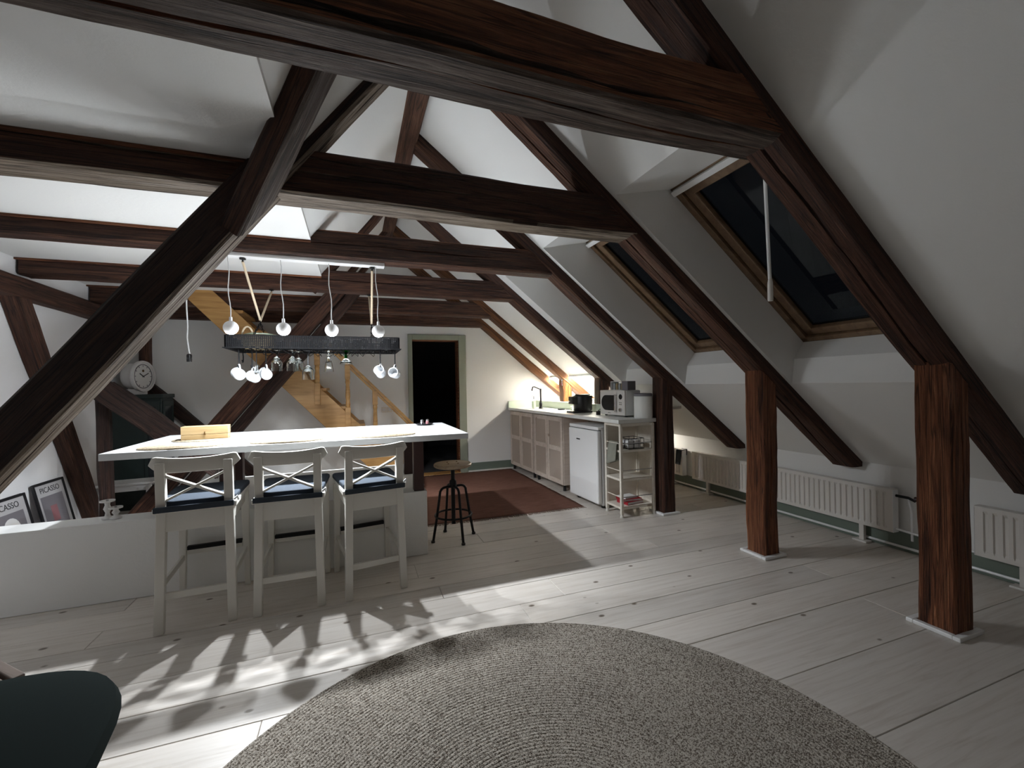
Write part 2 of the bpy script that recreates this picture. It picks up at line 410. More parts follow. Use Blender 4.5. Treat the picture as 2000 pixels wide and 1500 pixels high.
# ceiling: left flat panel, left slope, right slope with three skylight openings
ceil = struct(thing('ceiling', None, None)); 
cf = bx((XL,YB,ZC), (XFOLD+.02,YF,ZC+.06), 'flat_panel', 'plaster', ceil, 0)
poly('left_slope', [(XFOLD,YB,ZC),(XR,YB,ZR),(XR,YF,ZR),(XFOLD,YF,ZC)], [(0,1,2,3)], 'plaster', ceil)
OX0, OX1 = 1.49, 2.93
bays = [(1.40,2.205),(2.42,3.265),(3.49,4.22)]
rs = MB()
def slope(x0,x1,y0,y1): rs.add([(x0,y0,pr_z(x0)),(x1,y0,pr_z(x1)),(x1,y1,pr_z(x1)),(x0,y1,pr_z(x0))], [(0,1,2,3)])
ys = [YB]+[v for b in bays for v in b]+[YF]
for i in range(0, len(ys)-1):
    if i % 2 == 0: slope(XR,XK+.02,ys[i],ys[i+1])
    else: slope(XR,OX0,ys[i],ys[i+1]); slope(OX1,XK+.02,ys[i],ys[i+1])
rs.build('right_slope', 'plaster', ceil)

def fr_z(x): return 1.516-.81*(x-3.05)
sec = [(OX0,pr_z(OX0)),(1.89,2.457),(3.05,1.516),(2.955,1.395),(OX1,pr_z(OX1))]
fs_len = math.hypot(3.05-1.89, 2.457-1.516)
fdir = Vector((3.05-1.89,0,1.516-2.457)).normalized(); fup = Vector((-fdir.z,0,fdir.x)); fup = fup if fup.z > 0 else -fup   # outward normal
def skylight(i, y0, y1, rod):
    W = struct(thing('window_%d' % i, None, None))
    rv = MB()
    for a, b in ((0,1),(2,3),(3,4)):
        (xa,za),(xb,zb) = sec[a], sec[b]; rv.add([(xa,y0,za),(xb,y0,zb),(xb,y1,zb),(xa,y1,za)], [(0,1,2,3)])
    for y in (y0,y1): rv.add([(x,y,z) for x, z in sec], [(0,1,2,3,4)])
    rv.build('reveal', 'plaster', W)
    # frame-plane axes: u along slope downwards (fdir), v along y, n outward
    m = Matrix((fdir, Vector((0,1,0)), fup)).transposed().to_4x4(); m.translation = Vector((1.89,0,2.457))
    Ln = fs_len
    def rail(name, u0,u1,v0,v1,n0,n1,mm,bev=.003): return MB().box((u0,v0,n0),(u1,v1,n1),m).build(name, mm, W, bev)
    f = .042
    for nm, e in (('frame_rail',(0,Ln,y1-f,y1)),('frame_rail',(0,Ln,y0,y0+f)),('frame_rail',(0,f,y0,y1)),('frame_rail',(Ln-f,Ln,y0,y1))): rail(nm, *e, -.0,.075,'window_pine')
    g = f+.007; s = .062
    for e in ((g,Ln-g,y1-g-s,y1-g),(g,Ln-g,y0+g,y0+g+s),(g,g+s,y0+g,y1-g),(Ln-g-s,Ln-g,y0+g,y1-g)): rail('sash_rail', *e, .014,.07,'window_pine',.008)
    rail('pane', g+s-.01,Ln-g-s+.01,y0+g+s-.01,y1-g-s+.01,.045,.05,'pane',0)
    rail('vent_bar', .012,.048,y0+.03,y1-.012,-.03,.0,'white_gloss',.004)
    rail('dark_seal', f,g,y0+f,y1-f,.01,.05,'black_plastic',0) if False else None
    if rod:
        r = bpy.data.objects.new('control_rod', None)
        x, y = 1.985, 1.62
        t = MB().tube([(x,y,2.30),(x+.022,y,1.765)], .0085, 8).build('control_rod', 'white_gloss', W, smooth=True)
        MB().lathe([(.0,-.115),(.012,-.113),(.0135,-.105),(.0125,-.02),(.009,0),(0,0)], (x+.024,y,1.765), 12).build('grip', 'radiator', t, smooth=True)
        MB().tube([(x,y,2.30),(x+.02,y,2.37)], .005, 6).build('hook', 'white_gloss', t)
for i, (y0, y1) in enumerate(bays): skylight(i+1, y0, y1, i == 0)

# door, dark hall behind, baseboards
D = struct(thing('door_1', None, None))
for a, b in (((.697,YF-.03,0),(.757,YF,1.962)),((1.405,YF-.03,0),(1.512,YF,1.962)),((.757,YF-.03,1.89),(1.405,YF,1.962))): bx(a,b,'casing','door_frame',D,.004)
bx((.745,YF,0),(.762,YF+.12,1.9),'jamb','timber_red',D); bx((1.385,YF-.01,0),(1.42,YF+.12,1.9),'jamb','timber_red',D); bx((.745,YF,1.875),(1.42,YF+.12,1.915),'jamb','timber_red',D)
bx((.745,YF-.03,0),(1.42,YF+.14,.012),'threshold','pine',D)
hl = MB().box((1.385,YF+.02,.55),(1.4,YF+.05,.63)).box((1.385,YF+.02,1.5),(1.4,YF+.05,1.58)); hl.build('hinge','brass',D)
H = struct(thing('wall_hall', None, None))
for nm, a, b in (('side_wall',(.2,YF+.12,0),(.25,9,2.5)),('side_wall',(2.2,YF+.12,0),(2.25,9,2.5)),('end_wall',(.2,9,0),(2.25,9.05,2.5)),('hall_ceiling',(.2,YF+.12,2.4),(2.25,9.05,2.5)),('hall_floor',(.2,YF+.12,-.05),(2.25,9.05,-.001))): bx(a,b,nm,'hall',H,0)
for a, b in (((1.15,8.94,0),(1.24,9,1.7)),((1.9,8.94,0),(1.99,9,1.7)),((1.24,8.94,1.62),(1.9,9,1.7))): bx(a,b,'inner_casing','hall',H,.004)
struct(bx((1.512,YF-.02,0),(2.4,YF,.125),'baseboard_far','sage',None,.004))
struct(bx((-2.4,YF-.02,0),(.697,YF,.125),'baseboard_far.001','sage',None,.004))
struct(bx((XK-.018,-1,0),(XK,YF,.13),'baseboard_right','sage',None,.004))
struct(bx((1.52,YF-.045,0),(2.3,YF-.02,.022),'trim_1','white_paint',None,.004))

# ================================================================ ROOF TIMBERS
TY = [1.21, 2.23, 3.31, 4.36, 5.30, 5.93]
rl = lambda x: 3.45-.8*x               # underside of the right rafters
up_r = Vector((.8,0,1)).normalized(); up_l = Vector((-1.285,0,1)).normalized()
order = ['nearest', 'second', 'third', 'fourth', 'fifth', 'sixth and farthest']
rmat = ['timber','timber','timber','timber','timber_honey','timber_honey']
rw = [.17,.165,.15,.15,.15,.13]
rlabel = ['nearest and largest dark rafter on the right slope, beside the plain plaster',
 'dark rafter between the large skylight and the narrow middle skylight',
 'dark rafter above the post at the end of the kitchen counter',
 'dark rafter ending behind the white microwave',
 'brown rafter glowing amber behind the coffee-black air fryer, over the labelled post',
 'thin amber rafter closest to the far wall, ending above the sink']
for i, y in enumerate(TY):
    h = .15; wv = rw[i]
    A = Vector((.30,y+wv/2,rl(.30)))+up_r*h/2; B = Vector((3.9,y+wv/2,rl(3.9)))+up_r*h/2
    bend = (0,0,.56) if i < 3 else (0,0,1.001) if i == 3 else ((0,0,1.0) if i == 5 else (0,0,1.03))
    timber('rafter', A, B, wv, h, rlabel[i], 'rafter', rmat[i], up_r, 10+i, endA=((XR+.03,0,0),(1,0,0)), endB=(bend,(0,0,1)), grooves=[('under',0,.016,.03)] if i < 3 else [('under',1,.01,.015)], group='rafters of the right slope', under_m='timber_umber' if i < 4 else None)
# tie beams
bl = ['huge dark tie beam crossing the top of the picture with a long black crack',
 'dark tie beam in front of the pendant lamps, tan underside lit from below',
 'dark tie beam carrying the white lamp rail',
 'dark tie beam just behind the hanging pot rack',
 'dark tie beam over the top of the pine stairs',
 'farthest tie beam lying against the far wall above the doorway']
bz = [(2.195,2.40,.20),(2.15,2.375,.165),(2.175,2.37,.15),(2.15,2.345,.15),(2.12,2.30,.15),(2.07,2.23,.13)]
for i, y in enumerate(TY):
    z0, z1, wv = bz[i]; x1 = (3.45-z0)/.8+.05
    m = 'timber_red' if i == 0 else 'timber'
    gr = [('front',-1,.03,.05),('under',0,.018,.03)] if i == 0 else [('front',0,.012,.025),('front',1,.008,.02)]
    timber('tie_beam', (XL+.02,y+wv/2,(z0+z1)/2), (x1+.12,y+wv/2,(z0+z1)/2), wv, z1-z0, bl[i], 'beam', m, (0,0,1), 30+i, endB=((x1,0,z0),(.8,0,1)), grooves=gr, rough=1.5 if i == 0 else 1.0, group='tie beams across the attic', under_m=['timber_grey','timber_lit','timber_red',None,None,None][i])  # second beam's underside coloured pale to stand for lamp light
for i, y in enumerate(TY[:5]):
    z0 = bz[i][2]
    for a, b in ((y-.014,y-.001),(y+z0+.001,y+z0+.014)): bx((XL,a,ZC-.016),(XFOLD+.02,b,ZC),'edge_trim','timber_red',ceil,.002)
# left rafters (steep side)
ll = ['', 'massive black diagonal rafter running down to the left edge, its underside lit pale', '', 'dark diagonal rafter rising behind the bar to the wooden stairs', 'dark upper rafter by the top of the stairs']
lz = lambda x: 2.562+1.285*x
i = 1; y = TY[1]-.03; h = .165; wv = .135
A = Vector((XR+.2,y+wv/2,lz(XR+.2)))+up_l*h/2; B = Vector((-2.15,y+wv/2,lz(-2.15)))+up_l*h/2
timber('steep_rafter', A, B, wv, h, 'massive black diagonal rafter running down to the left edge, its underside lit pale', 'rafter', 'timber_shade', up_l, 51, endA=((XR-.03,0,0),(1,0,0)), endB=((0,0,0.0),(0,0,1)), grooves=[('under',0,.014,.02)], group='rafters of the steep left slope', under_m='timber_lit')  # painted lamp light on the underside, painted shade on the other faces
# doubled rafter by the stairs
for off, hh, yy, wv, xb, lab in ((2.361,.15,4.97,.16,-1.9,'brown diagonal rafter rising behind the bar to the top of the wooden stairs'),(2.17,.10,5.01,.12,-1.75,'black lower timber doubling the brown diagonal rafter by the stairs')):
    l2 = lambda x: off+1.25*x
    A = Vector((.1,yy+wv/2,l2(.1)))+up_l*hh/2; B = Vector((xb-.2,yy+wv/2,l2(xb-.2)))+up_l*hh/2
    timber('steep_rafter', A, B, wv, hh, lab, 'rafter', 'timber' if off > 2.2 else 'timber_shade', up_l, int(off*100), endA=((0,0,2.275),(0,0,1)), endB=((0,0,0.0),(0,0,1)), group='rafters of the steep left slope')
A = Vector((XR+.2,1.31,lz(XR+.2)))+up_l*.06; B = Vector((-.4,1.31,lz(-.4)))+up_l*.06
timber('steep_rafter', A, B, .16, .12, 'short dark steep rafter standing on the huge top tie beam', 'rafter', 'timber', up_l, 52, endA=((XR-.03,0,0),(1,0,0)), endB=((0,0,2.37),(0,0,1)), group='rafters of the steep left slope')
for k, i in enumerate((3,4,5)):
    y = TY[i]; A = Vector((XR+.1,y+.07,lz(XR+.1)))+up_l*.06; B = Vector((-.33,y+.07,lz(-.33)))+up_l*.06
    timber('steep_rafter', A, B, .13, .12, ['short dark steep rafter above the beam behind the pot rack','short dark steep rafter above the beam over the stairs','short dark steep rafter touching the far wall'][k], 'rafter', 'timber', up_l, 60+i, endA=((XR-.03,0,0),(1,0,0)), group='rafters of the steep left slope')
# wind brace in the left slope
n3 = Vector((-1.285,0,1)).normalized()
P0 = Vector((-.46,2.235,0)); P0.z = lz(P0.x)+.03; P1 = Vector((.16,1.36,0)); P1.z = lz(P1.x)+.03
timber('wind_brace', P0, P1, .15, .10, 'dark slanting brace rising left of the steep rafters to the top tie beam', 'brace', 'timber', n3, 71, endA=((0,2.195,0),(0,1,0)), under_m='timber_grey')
timber('ridge_beam', (XR-.03,.2,3.16), (XR-.03,YF,3.16), .14, .16, 'dark ridge beam running along the peak of the roof', 'beam', 'timber_umber', (0,0,1), 72)
# posts under the right rafters
pl_ = ['thick square post nearest the right edge of the picture', 'square brown post in front of the long radiator', 'dark square post at the near end of the kitchen counter', 'brown post standing on the ledge left of the microwave','short amber post with a white label behind the air fryer']
px = [(2.672,2.815),(2.672,2.82),(2.70,2.838),(2.68,2.81),(2.69,2.82)]
for i in range(5):
    x0, x1 = px[i]; y = TY[i]+.005; wv = [.155,.15,.145,.14,.15][i]; zb = 0 if i < 3 else 1.0
    P = timber('post', (( x0+x1)/2,y+wv/2,zb), ((x0+x1)/2,y+wv/2,1.6), wv, x1-x0, pl_[i], 'post', ['timber_red','timber_red','timber','timber','timber_amber'][i], (1,0,0), 80+i,
        endB=((2.66,0,rl(2.66)+.004),(.8,0,1)), grooves=[('back',0,.012,.02)], group='posts under the rafters')
    if i < 3:
        t = .03; Y1 = y+wv; inv = P.matrix_world.inverted()
        for a, b in (((x0-t,y-t,0),(x1+t,y,.02)),((x0-t,Y1,0),(x1+t,Y1+t,.02)),((x0-t,y,0),(x0,Y1,.02)),((x1,y,0),(x1+t,Y1,.02))):
            q = bx(a,b,'base_trim','white_gloss',P,.004); q.matrix_local = inv
            q['label'] = 'white base trim strip'
    if i == 4:
        q = MB().box((x0-.004,y+.015,1.22),(x0,y+.075,1.31)).build('label', 'paper', P); q.matrix_local = P.matrix_world.inverted(); q['label'] = 'white paper label with a red corner'
        q2 = MB().box((x0-.006,y+.045,1.22),(x0-.004,y+.075,1.25)).build('red_mark', 'red', q)
# left gallery frame: purlin, braces, posts
timber('wall_purlin', (-2.34,1.2,2.06), (-2.34,5.5,2.02), .12, .15, 'dark purlin running along the left wall below the ceiling', 'beam', 'timber', (0,0,1), 90)
timber('wall_brace', (-2.35,4.24,2.03), (-2.35,5.26,.02), .10, .16, 'dark slanting brace on the left white wall', 'brace', 'timber', (0,1,0), 91)
timber('corner_post', (-1.96,4.55,0), (-1.96,4.55,1.62), .09, .075, 'dark upright post at the left end of the bar, in front of the green cabinet', 'post', 'timber_shade', (0,1,0), 92)
timber('cross_brace', (-1.93,4.47,1.27), (-1.18,4.47,.60), .12, .17, 'dark brace slanting down right behind the left end of the bar', 'brace', 'timber_shade', (0,0,1), 93, endB=((-1.15,0,0),(1,0,0)))
timber('cross_brace', (-2.27,6.0,1.38), (-.98,6.0,.03), .10, .12, 'black brace slanting down beside the far green cabinet', 'brace', 'timber_shade', (0,0,1), 94)
timber('gallery_post', (-2.21,6.0,0), (-2.21,6.0,2.14), .10, .10, 'dark upright post above the green cabinet against the far wall', 'post', 'timber', (0,1,0), 95)

# ================================================================ BAR TABLE
T = thing('bar_table', 'long white bar table on dark red wooden legs', 'table', (0,0,0))
bx((-1.335,3.025,.865),(.765,4.02,.905),'table_top','bar_white',T,.003)
for x, y in ((.44,3.29),(.44,3.95),(-.79,3.3),(-.87,3.95)): 
    q = bx((x-.037,y-.037,.4712),(x+.037,y+.037,.865),'leg','bar_leg',T,.004); q['label'] = 'dark red wooden leg'
zt = .905
def placemat(x, y, a, b, rz, label):
    mb = MB(); rr = random.Random(int(x*100))
    prof_n = 44; ring = [(1,0),(1.0,.006),(.96,.009)]
    rings = [(1.0,0),(1.0,.005)]+[(1-.095*k-.02, .0085) if j == 0 else (1-.095*k-.085,.0055) for k in range(10) for j in range(2)]
    vs = []; fs = []
    for r, z in rings:
        for t in range(prof_n):
            an = 2*PI*t/prof_n; jj = 1+.012*math.sin(an*22+r*9); vs.append((max(r,.02)*a*math.cos(an)*jj, max(r,.02)*b*math.sin(an)*jj, z))
    for k in range(len(rings)-1):
        for t in range(prof_n): fs.append((k*prof_n+t, k*prof_n+(t+1) % prof_n, (k+1)*prof_n+(t+1) % prof_n, (k+1)*prof_n+t))
    fs += [tuple(range(prof_n))[::-1], tuple((len(rings)-1)*prof_n+t for t in range(prof_n))]
    o = mb.add(vs,fs).build('placemat','placemat',None,smooth=True); o.location = (x,y,zt); o.rotation_euler[2] = rz
    return tag(o,label,'placemat','woven straw placemats on the bar')
placemat(-.985,3.165,.225,.135,.05,'woven straw placemat in front of the wooden box on the bar')
placemat(-.95,3.55,.215,.15,.05,'woven straw placemat lying under the wooden box')
placemat(-.415,3.16,.215,.13,.0,'woven straw placemat at the middle of the bar')
placemat(.195,3.18,.215,.14,.03,'woven straw placemat at the right part of the bar near the dish')
# wooden box
WB = thing('wooden_box','pale wooden hinged box with small latch lying on a straw placemat','box',(-.965,3.53,zt+.009),R_(4))
bx((-.135,-.045,0),(.135,.045,.032),'box_base','pine_pale',WB,.002); bx((-.135,-.045,.0335),(.135,.045,.088),'box_lid','pine_pale',WB,.002)
MB().lathe([(0,0),(.006,0),(.006,.004),(0,.006)],(0,0,0),10,Matrix.Translation((.0,-.045,.034)) @ Matrix.Rotation(PI/2,4,'X')).build('latch','brass',WB)
MB().box((-.002,-.05,.03),(.002,-.045,.052)).build('latch_hook','brass',WB)
# dish with shakers
DS = tag(MB().lathe([(0,0),(.05,0),(.078,.012),(.075,.015),(.048,.005),(0,.005)],(.575,3.84,zt),28).build('dish','black_plastic',None,smooth=True),'shallow black dish with two shakers at the right rear of the bar','dish')
for x, y, m, l in ((.553,3.84,'chrome','small metal shaker standing in the black dish, nearer the stairs'),(.602,3.845,'poster_pink','small pinkish shaker standing in the black dish, nearer the doorway')):
    s = tag(MB().lathe([(0,0),(.014,0),(.016,.004),(.013,.03),(0,.03)],(x,y,zt+.0055),14).build('shaker',m,None,smooth=True),l,'shaker')
    MB().lathe([(.0135,.03),(.013,.04),(.008,.045),(0,.045)],(x,y,zt+.0055),14).build('cap','chrome',s,smooth=True)

# ================================================================ BAR STOOLS WITH CROSS BACKS
def make_chair():
    t = thing('bar_stool','', 'bar stool',(0,0,0),0,'white cross-back bar stools at the bar')
    # local frame: back at y=0, front at y=.46, x centred
    hw = .149
    for s in (-1,1):
        m = MB()   # rear post: splayed leg below, slightly raked back above the seat
        sec_ = [(-.015,0,.036),(.0,.30,.042),(.012,.62,.045),(.0,.80,.04),(-.010,.874,.034)]
        vs = []
        for y, z, d in sec_:
            x = s*(hw+(.012*(1-z/.62) if z < .62 else 0)); vs += [(x-.021,y-d/2,z),(x+.021,y-d/2,z),(x+.021,y+d/2,z),(x-.021,y+d/2,z)]
        fs = [(0,3,2,1),(16,17,18,19)]
        for k in range(4):
            for j in range(4): fs.append((k*4+j,k*4+(j+1) % 4,k*4+4+(j+1) % 4,k*4+4+j))
        m.add(vs,fs).build('leg','white_paint',t,.003)
        m = MB(); vs = []
        for z, d, xo in ((0,.032,.01),(.3,.036,.005),(.60,.044,0)):
            x = s*(hw+.012+xo); vs += [(x-d/2,.45-d/2,z),(x+d/2,.45-d/2,z),(x+d/2,.45+d/2,z),(x-d/2,.45+d/2,z)]
        m.add(vs,[(0,3,2,1),(8,9,10,11)]+[(k*4+j,k*4+(j+1) % 4,k*4+4+(j+1) % 4,k*4+4+j) for k in range(2) for j in range(4)]).build('leg','white_paint',t,.003)
    # top rail: curved, horned ends
    m = MB(); nseg = 24; vs = []; fs = []
    for i in range(nseg+1):
        u = -1+2*i/nseg; x = u*.203; y = .014-.026*(1-u*u)+.004; e = min(1, (1-abs(u))/.16); round_ = math.sqrt(max(0,1-(1-e)**2))
        zt_ = .893+.018*abs(u)**2.2-.045*(1-round_); zb = .82 + (max(0,abs(u)-.72)/.28)**1.5*.042
        vs += [(x,y-.011,zb),(x,y+.011,zb),(x,y+.011,zt_),(x,y-.011,zt_)]
    for i in range(nseg):
        for j in range(4): fs.append((i*4+j,i*4+(j+1) % 4,i*4+4+(j+1) % 4,i*4+4+j))
    fs += [(0,3,2,1),(nseg*4,nseg*4+1,nseg*4+2,nseg*4+3)]
    m.add(vs,fs).build('top_rail','white_paint',t,.004,smooth=True)
    for s in (-1,1): MB().bar((s*-.135,.002,.808),(s*.135,.008,.675),.012,.03,(0,1,0)).build('cross_bar','white_paint',t,.002)
    q = MB().box((-.185,-.012,.613),(.185,.47,.640)).build('seat','white_paint',t,.004)
    cu = MB(); cu.prism([(-.125,.012),(-.175,.045),(-.192,.43),(-.18,.458),(.18,.458),(.192,.43),(.175,.045),(.125,.012)],.03,Matrix.Translation((0,-.005,.640)))
    c = cu.build('seat_pad','seat_black',t,.008); c['label'] = 'black seat pad'
    bk = MB().box((-.176,-.034,.622),(.176,-.022,.652)).build('pad_strap','seat_black',t,.004); bk['label'] = 'black strap of the pad behind the posts'
    rb = MB().tube([(.172,.0,.65),(.188,.0,.664),(.19,.012,.645)],.007,6).build('ribbon','paper',c,smooth=True); rb['label'] = 'white tie ribbon'
    for a, b in (((-.135,-.006,.515),(.135,.014,.613)),((-.14,.438,.535),(.14,.456,.613))): bx(a,b,'apron','white_paint',t,.003)
    for s in (-1,1): bx((s*.155-.009,.02,.535),(s*.155+.009,.435,.613),'apron','white_paint',t,.003)
    bx((-.138,-.008,.165),(.138,.012,.20),'stretcher','white_paint',t,.003)
    fr = bx((-.146,.438,.245),(.146,.458,.285),'footrest','white_paint',t,.003)
    MB().box((-.144,.434,.272),(.144,.462,.296)).build('foot_guard','black_metal',fr,.003)['label'] = 'black guard strip'
    for s in (-1,1): MB().bar((s*.160,.0,.23),(s*.164,.44,.23),.016,.034).build('stretcher','white_paint',t,.003)
    return t
ch = make_chair(); ch.location = (-.80,2.735,0); ch.rotation_euler[2] = R_(4)
ch['label'] = 'white cross-back bar stool nearest the left wall, in front of the wooden box'
dup(ch,(-.357,2.735,0),R_(0),'middle one of the three white cross-back bar stools')
dup(ch,(.108,2.755,0),R_(9),'white cross-back bar stool at the right end of the row beside the metal stool')

# ================================================================ ROUND METAL STOOL
st = thing('work_stool','round wooden seat on black metal stool with a screw column','stool',(.745,3.49,0),R_(12))
sp = MB().lathe([(0,.585),(.14,.585),(.152,.592),(.154,.606),(.148,.613),(0,.616)],(0,0,0),40).build('seat','stool_seat',st,smooth=True); sp['label'] = 'worn round wooden seat'
for a in range(4): MB().lathe([(0,.615),(.007,.616),(.005,.620),(0,.620)],(.055*math.cos(a*PI/2+.5),.055*math.sin(a*PI/2+.5),0),10).build('bolt','brass',sp)
MB().tube([(0,0,.585),(0,0,.12)],.0165,14).build('column','black_metal',st,smooth=True)
MB().lathe([(.028,.42),(.03,.45),(.028,.47),(.02,.48),(.016,.48)],(0,0,0),16).build('collar','black_metal',st,smooth=True)
for a in range(4):
    c_, s_ = math.cos(a*PI/2), math.sin(a*PI/2)
    pts = [(.012,.425)]+[(.07+.045*math.sin(t),.38+.045*math.cos(t)) for t in (0,.4,.8,1.2)]+[(.143,.2),(.178,.012)]
    lg = MB().tube([(r*c_,r*s_,z) for r, z in pts],.0105,10).build('leg','black_metal',st,smooth=True)
    MB().lathe([(.0,0),(.016,0),(.016,.012),(.012,.018),(0,.018)],(.18*c_,.18*s_,0),12).build('foot','black_plastic',lg)
MB().tube([(.147*math.cos(t*2*PI/36),.147*math.sin(t*2*PI/36),.195) for t in range(36)],.0085,8,True).build('foot_ring','black_metal',st,smooth=True)

# ================================================================ PENDANT LAMPS
LT = thing('pendant_lamp','white rail lamp with four white globe pendants hanging over the bar','lamp',(0,0,0))
bx((-.79,3.345,2.145),(.228,3.42,2.172),'rail','white_gloss',LT,.003)
LX = [-.774,-.457,-.146,.177]
for i, x in enumerate(LX):
    zc = 1.665; y = 3.38; R0 = .046
    rr = random.Random(i); amp = .008
    pts = [(x-.012+amp*math.sin(k*1.05+i)*(k/8)*(1-k/8)*4*.9+.012*k/8, y, 2.146-(2.146-(zc+R0+.02))*k/8) for k in range(9)]
    g = MB().lathe([(R0*math.cos(a),R0*math.sin(a)) for a in [R_(-48+138*k/14) for k in range(15)]],(x,y,zc),28).build('globe','globe',LT,smooth=True)
    MB().lathe([(.0,.03),(.009,.03),(.011,0),(0,0)],(x,y,zc+R0-.004),12).build('holder','white_gloss',g,smooth=True)
    b = MB().lathe([(R0*.98*math.cos(a),R0*.98*math.sin(a)) for a in [R_(-90+42*k/7) for k in range(8)]],(x,y,zc),28).build('bulb_face','bulb',g,smooth=True); b['label'] = 'glowing bottom'
    MB().tube(pts,.0032,6).build('cord','cord_white',LT,smooth=True)
    ld = bpy.data.lights.new('bulb_light','SPOT'); ld.energy = PENDANT_W; ld.color = (.90,.95,1.0); ld.spot_size = R_(168); ld.spot_blend = 1.0; ld.shadow_soft_size = .016
    lo = bpy.data.objects.new('bulb_light',ld); COL.objects.link(lo); lo.parent = LT; lo.location = (x,y,zc-R0-.018)
    l2 = bpy.data.lights.new('bulb_glow','POINT'); l2.energy = PENDANT_W*.075; l2.color = (.90,.95,1.0); l2.shadow_soft_size = .016
    o2 = bpy.data.objects.new('bulb_glow',l2); COL.objects.link(o2); o2.parent = LT; o2.location = (x,y,zc-R0-.018)

# ================================================================ HANGING POT RACK
RX0, RX1, RY0, RY1, RZ0, RZ1 = -.872,.352,3.64,4.14,1.562,1.645
RK = thing('pot_rack','long black perforated metal rack hung on ropes above the bar','rack',(0,0,0))
def ring_rect(z, r, o=0): return MB().tube([(RX0-o,RY0-o,z),(RX1+o,RY0-o,z),(RX1+o,RY1+o,z),(RX0-o,RY1+o,z)],r,6,True)
ring_rect(RZ1,.005).build('top_wire','rack_metal',RK)
fl_ = MB()
for a, b in (((RX0-.015,RY0-.015,RZ0-.012),(RX1+.015,RY0+.02,RZ0-.006)),((RX0-.015,RY1-.02,RZ0-.012),(RX1+.015,RY1+.015,RZ0-.006)),((RX0-.015,RY0+.02,RZ0-.012),(RX0+.02,RY1-.02,RZ0-.006)),((RX1-.02,RY0+.02,RZ0-.012),(RX1+.015,RY1-.02,RZ0-.006))): fl_.box(a,b)
fl_.build('bottom_flange','rack_metal',RK)
# woven side bands
def band(p, q, nm):
    p, q = Vector(p), Vector(q); n = int((q-p).length/.0125); mb = MB()
    for i in range(n+1):
        c = p.lerp(q,i/n); mb.box((c.x-.0035,c.y-.0035,RZ0-.006),(c.x+.0035,c.y+.0035,RZ1))
    for k in range(7):
        z = RZ0+.002+k*(RZ1-RZ0)/7.2
        mb.bar((p.x,p.y,z),(q.x,q.y,z),.004,.0065)
    o = mb.build(nm,'rack_metal',RK); o['kind'] = 'stuff'; return o
band((RX0,RY0,0),(RX1,RY0,0),'front_band'); band((RX0,RY1,0),(RX1,RY1,0),'rear_band'); band((RX0,RY0,0),(RX0,RY1,0),'side_band'); band((RX1,RY0,0),(RX1,RY1,0),'side_band')
gb = MB()
for k in range(24):
    x = RX0+(RX1-RX0)*(k+.5)/24; gb.box((x-.0025,RY0,RZ0-.006),(x+.0025,RY1,RZ0-.001))
for k in range(5):
    y = RY0+(RY1-RY0)*(k+.5)/5; gb.box((RX0,y-.004,RZ0-.01),(RX1,y+.004,RZ0-.006))
gb.build('grid','rack_metal',RK)['kind'] = 'stuff'
def vee(x, ytop0, ytop1):
    ap = Vector((x,3.9,1.79)); t0 = Vector((x-.01,ytop0,2.12)); t1 = Vector((x,ytop1,2.125))
    for t in (t0,t1):
        r = MB().tube([t.lerp(ap,k/8) for k in range(9)],.0085,7).build('rope','rope',RK,smooth=True); r['label'] = 'pale jute rope'
        h = MB().lathe([(0,.02),(.02,.02),(.02,.014),(.005,.01),(.005,0),(0,0)],t,10).build('rope_hook','black_metal',r)
    MB().tube([ap+Vector((0,.012*math.cos(a),.018*math.sin(a))) for a in [2*PI*k/12 for k in range(12)]],.004,6,True).build('knot','rack_metal',RK)
    for y in (RY0,RY1):
        n = 9; a = ap+Vector((0,0,-.015)); b = Vector((x,y,RZ1)); ch_ = MB()
        for k in range(n):
            c = a.lerp(b,(k+.5)/n); d = (b-a)/n*.62; sd = Vector((.006,0,0)) if k % 2 else Vector((0,.006,0))
            ch_.tube([c-d,c-d*.5+sd,c+d*.5+sd,c+d,c+d*.5-sd,c-d*.5-sd],.0028,5,True)
        ch_.build('chain','rack_metal',RK)
vee(-.69,3.39,4.42); vee(.15,3.39,4.42)
def s_hook(x, y, label, h=.085):
    pts = []
    for k in range(7): a = R_(-30+35*k); pts.append((x,y+.014*math.sin(a)*.8,RZ0-.012+.014*math.cos(a)-.002))
    pts2 = [(x,y-.004,RZ0-.03),(x,y+.004,RZ0-.045),(x,y+.002,RZ0-h+.02)]
    for k in range(6): a = R_(180+36*k); pts2.append((x,y-.016-.018*math.cos(a),RZ0-h+.012+.018*math.sin(a)))
    return tag(MB().tube([(x,y+.012,RZ0-.002),(x,y+.012,RZ0+.004),(x,y-.002,RZ0+.006),(x,y-.006,RZ0-.012)]+pts2,.0042,7).build('hook','rack_metal',None,smooth=True),label,'hook','black hooks under the pot rack')
def mug(x, y, rz, label, tilt=0):
    # hung by its handle: axis horizontal; opening along local +X
    t = thing('mug',label,'mug',(x,y,RZ0-.205),rz,'white mugs hanging from the rack')
    r = .041; L_ = .085; m = Matrix.Translation((-.03,0,-.005)) @ Matrix.Rotation(R_(90-tilt),4,'Y')
    MB().lathe([(0,0),(r*.82,0),(r*.95,.006),(r,.02),(r,L_),(r-.0035,L_),(r-.0035,.022),(r*.8,.008),(0,.007)],(0,0,0),28,m).build('body','ceramic',t,smooth=True)
    hp = [(m @ Vector((-r+.003,0,L_*.5-.024)))]
    for k in range(9):
        a = PI*k/8; hp.append(m @ Vector((-r-.03*math.sin(a),0,L_*.5-.024*math.cos(a))))
    hp.append(m @ Vector((-r+.003,0,L_*.5+.024)))
    MB().tube(hp,.0052,8).build('handle','ceramic',t,smooth=True)
    return t
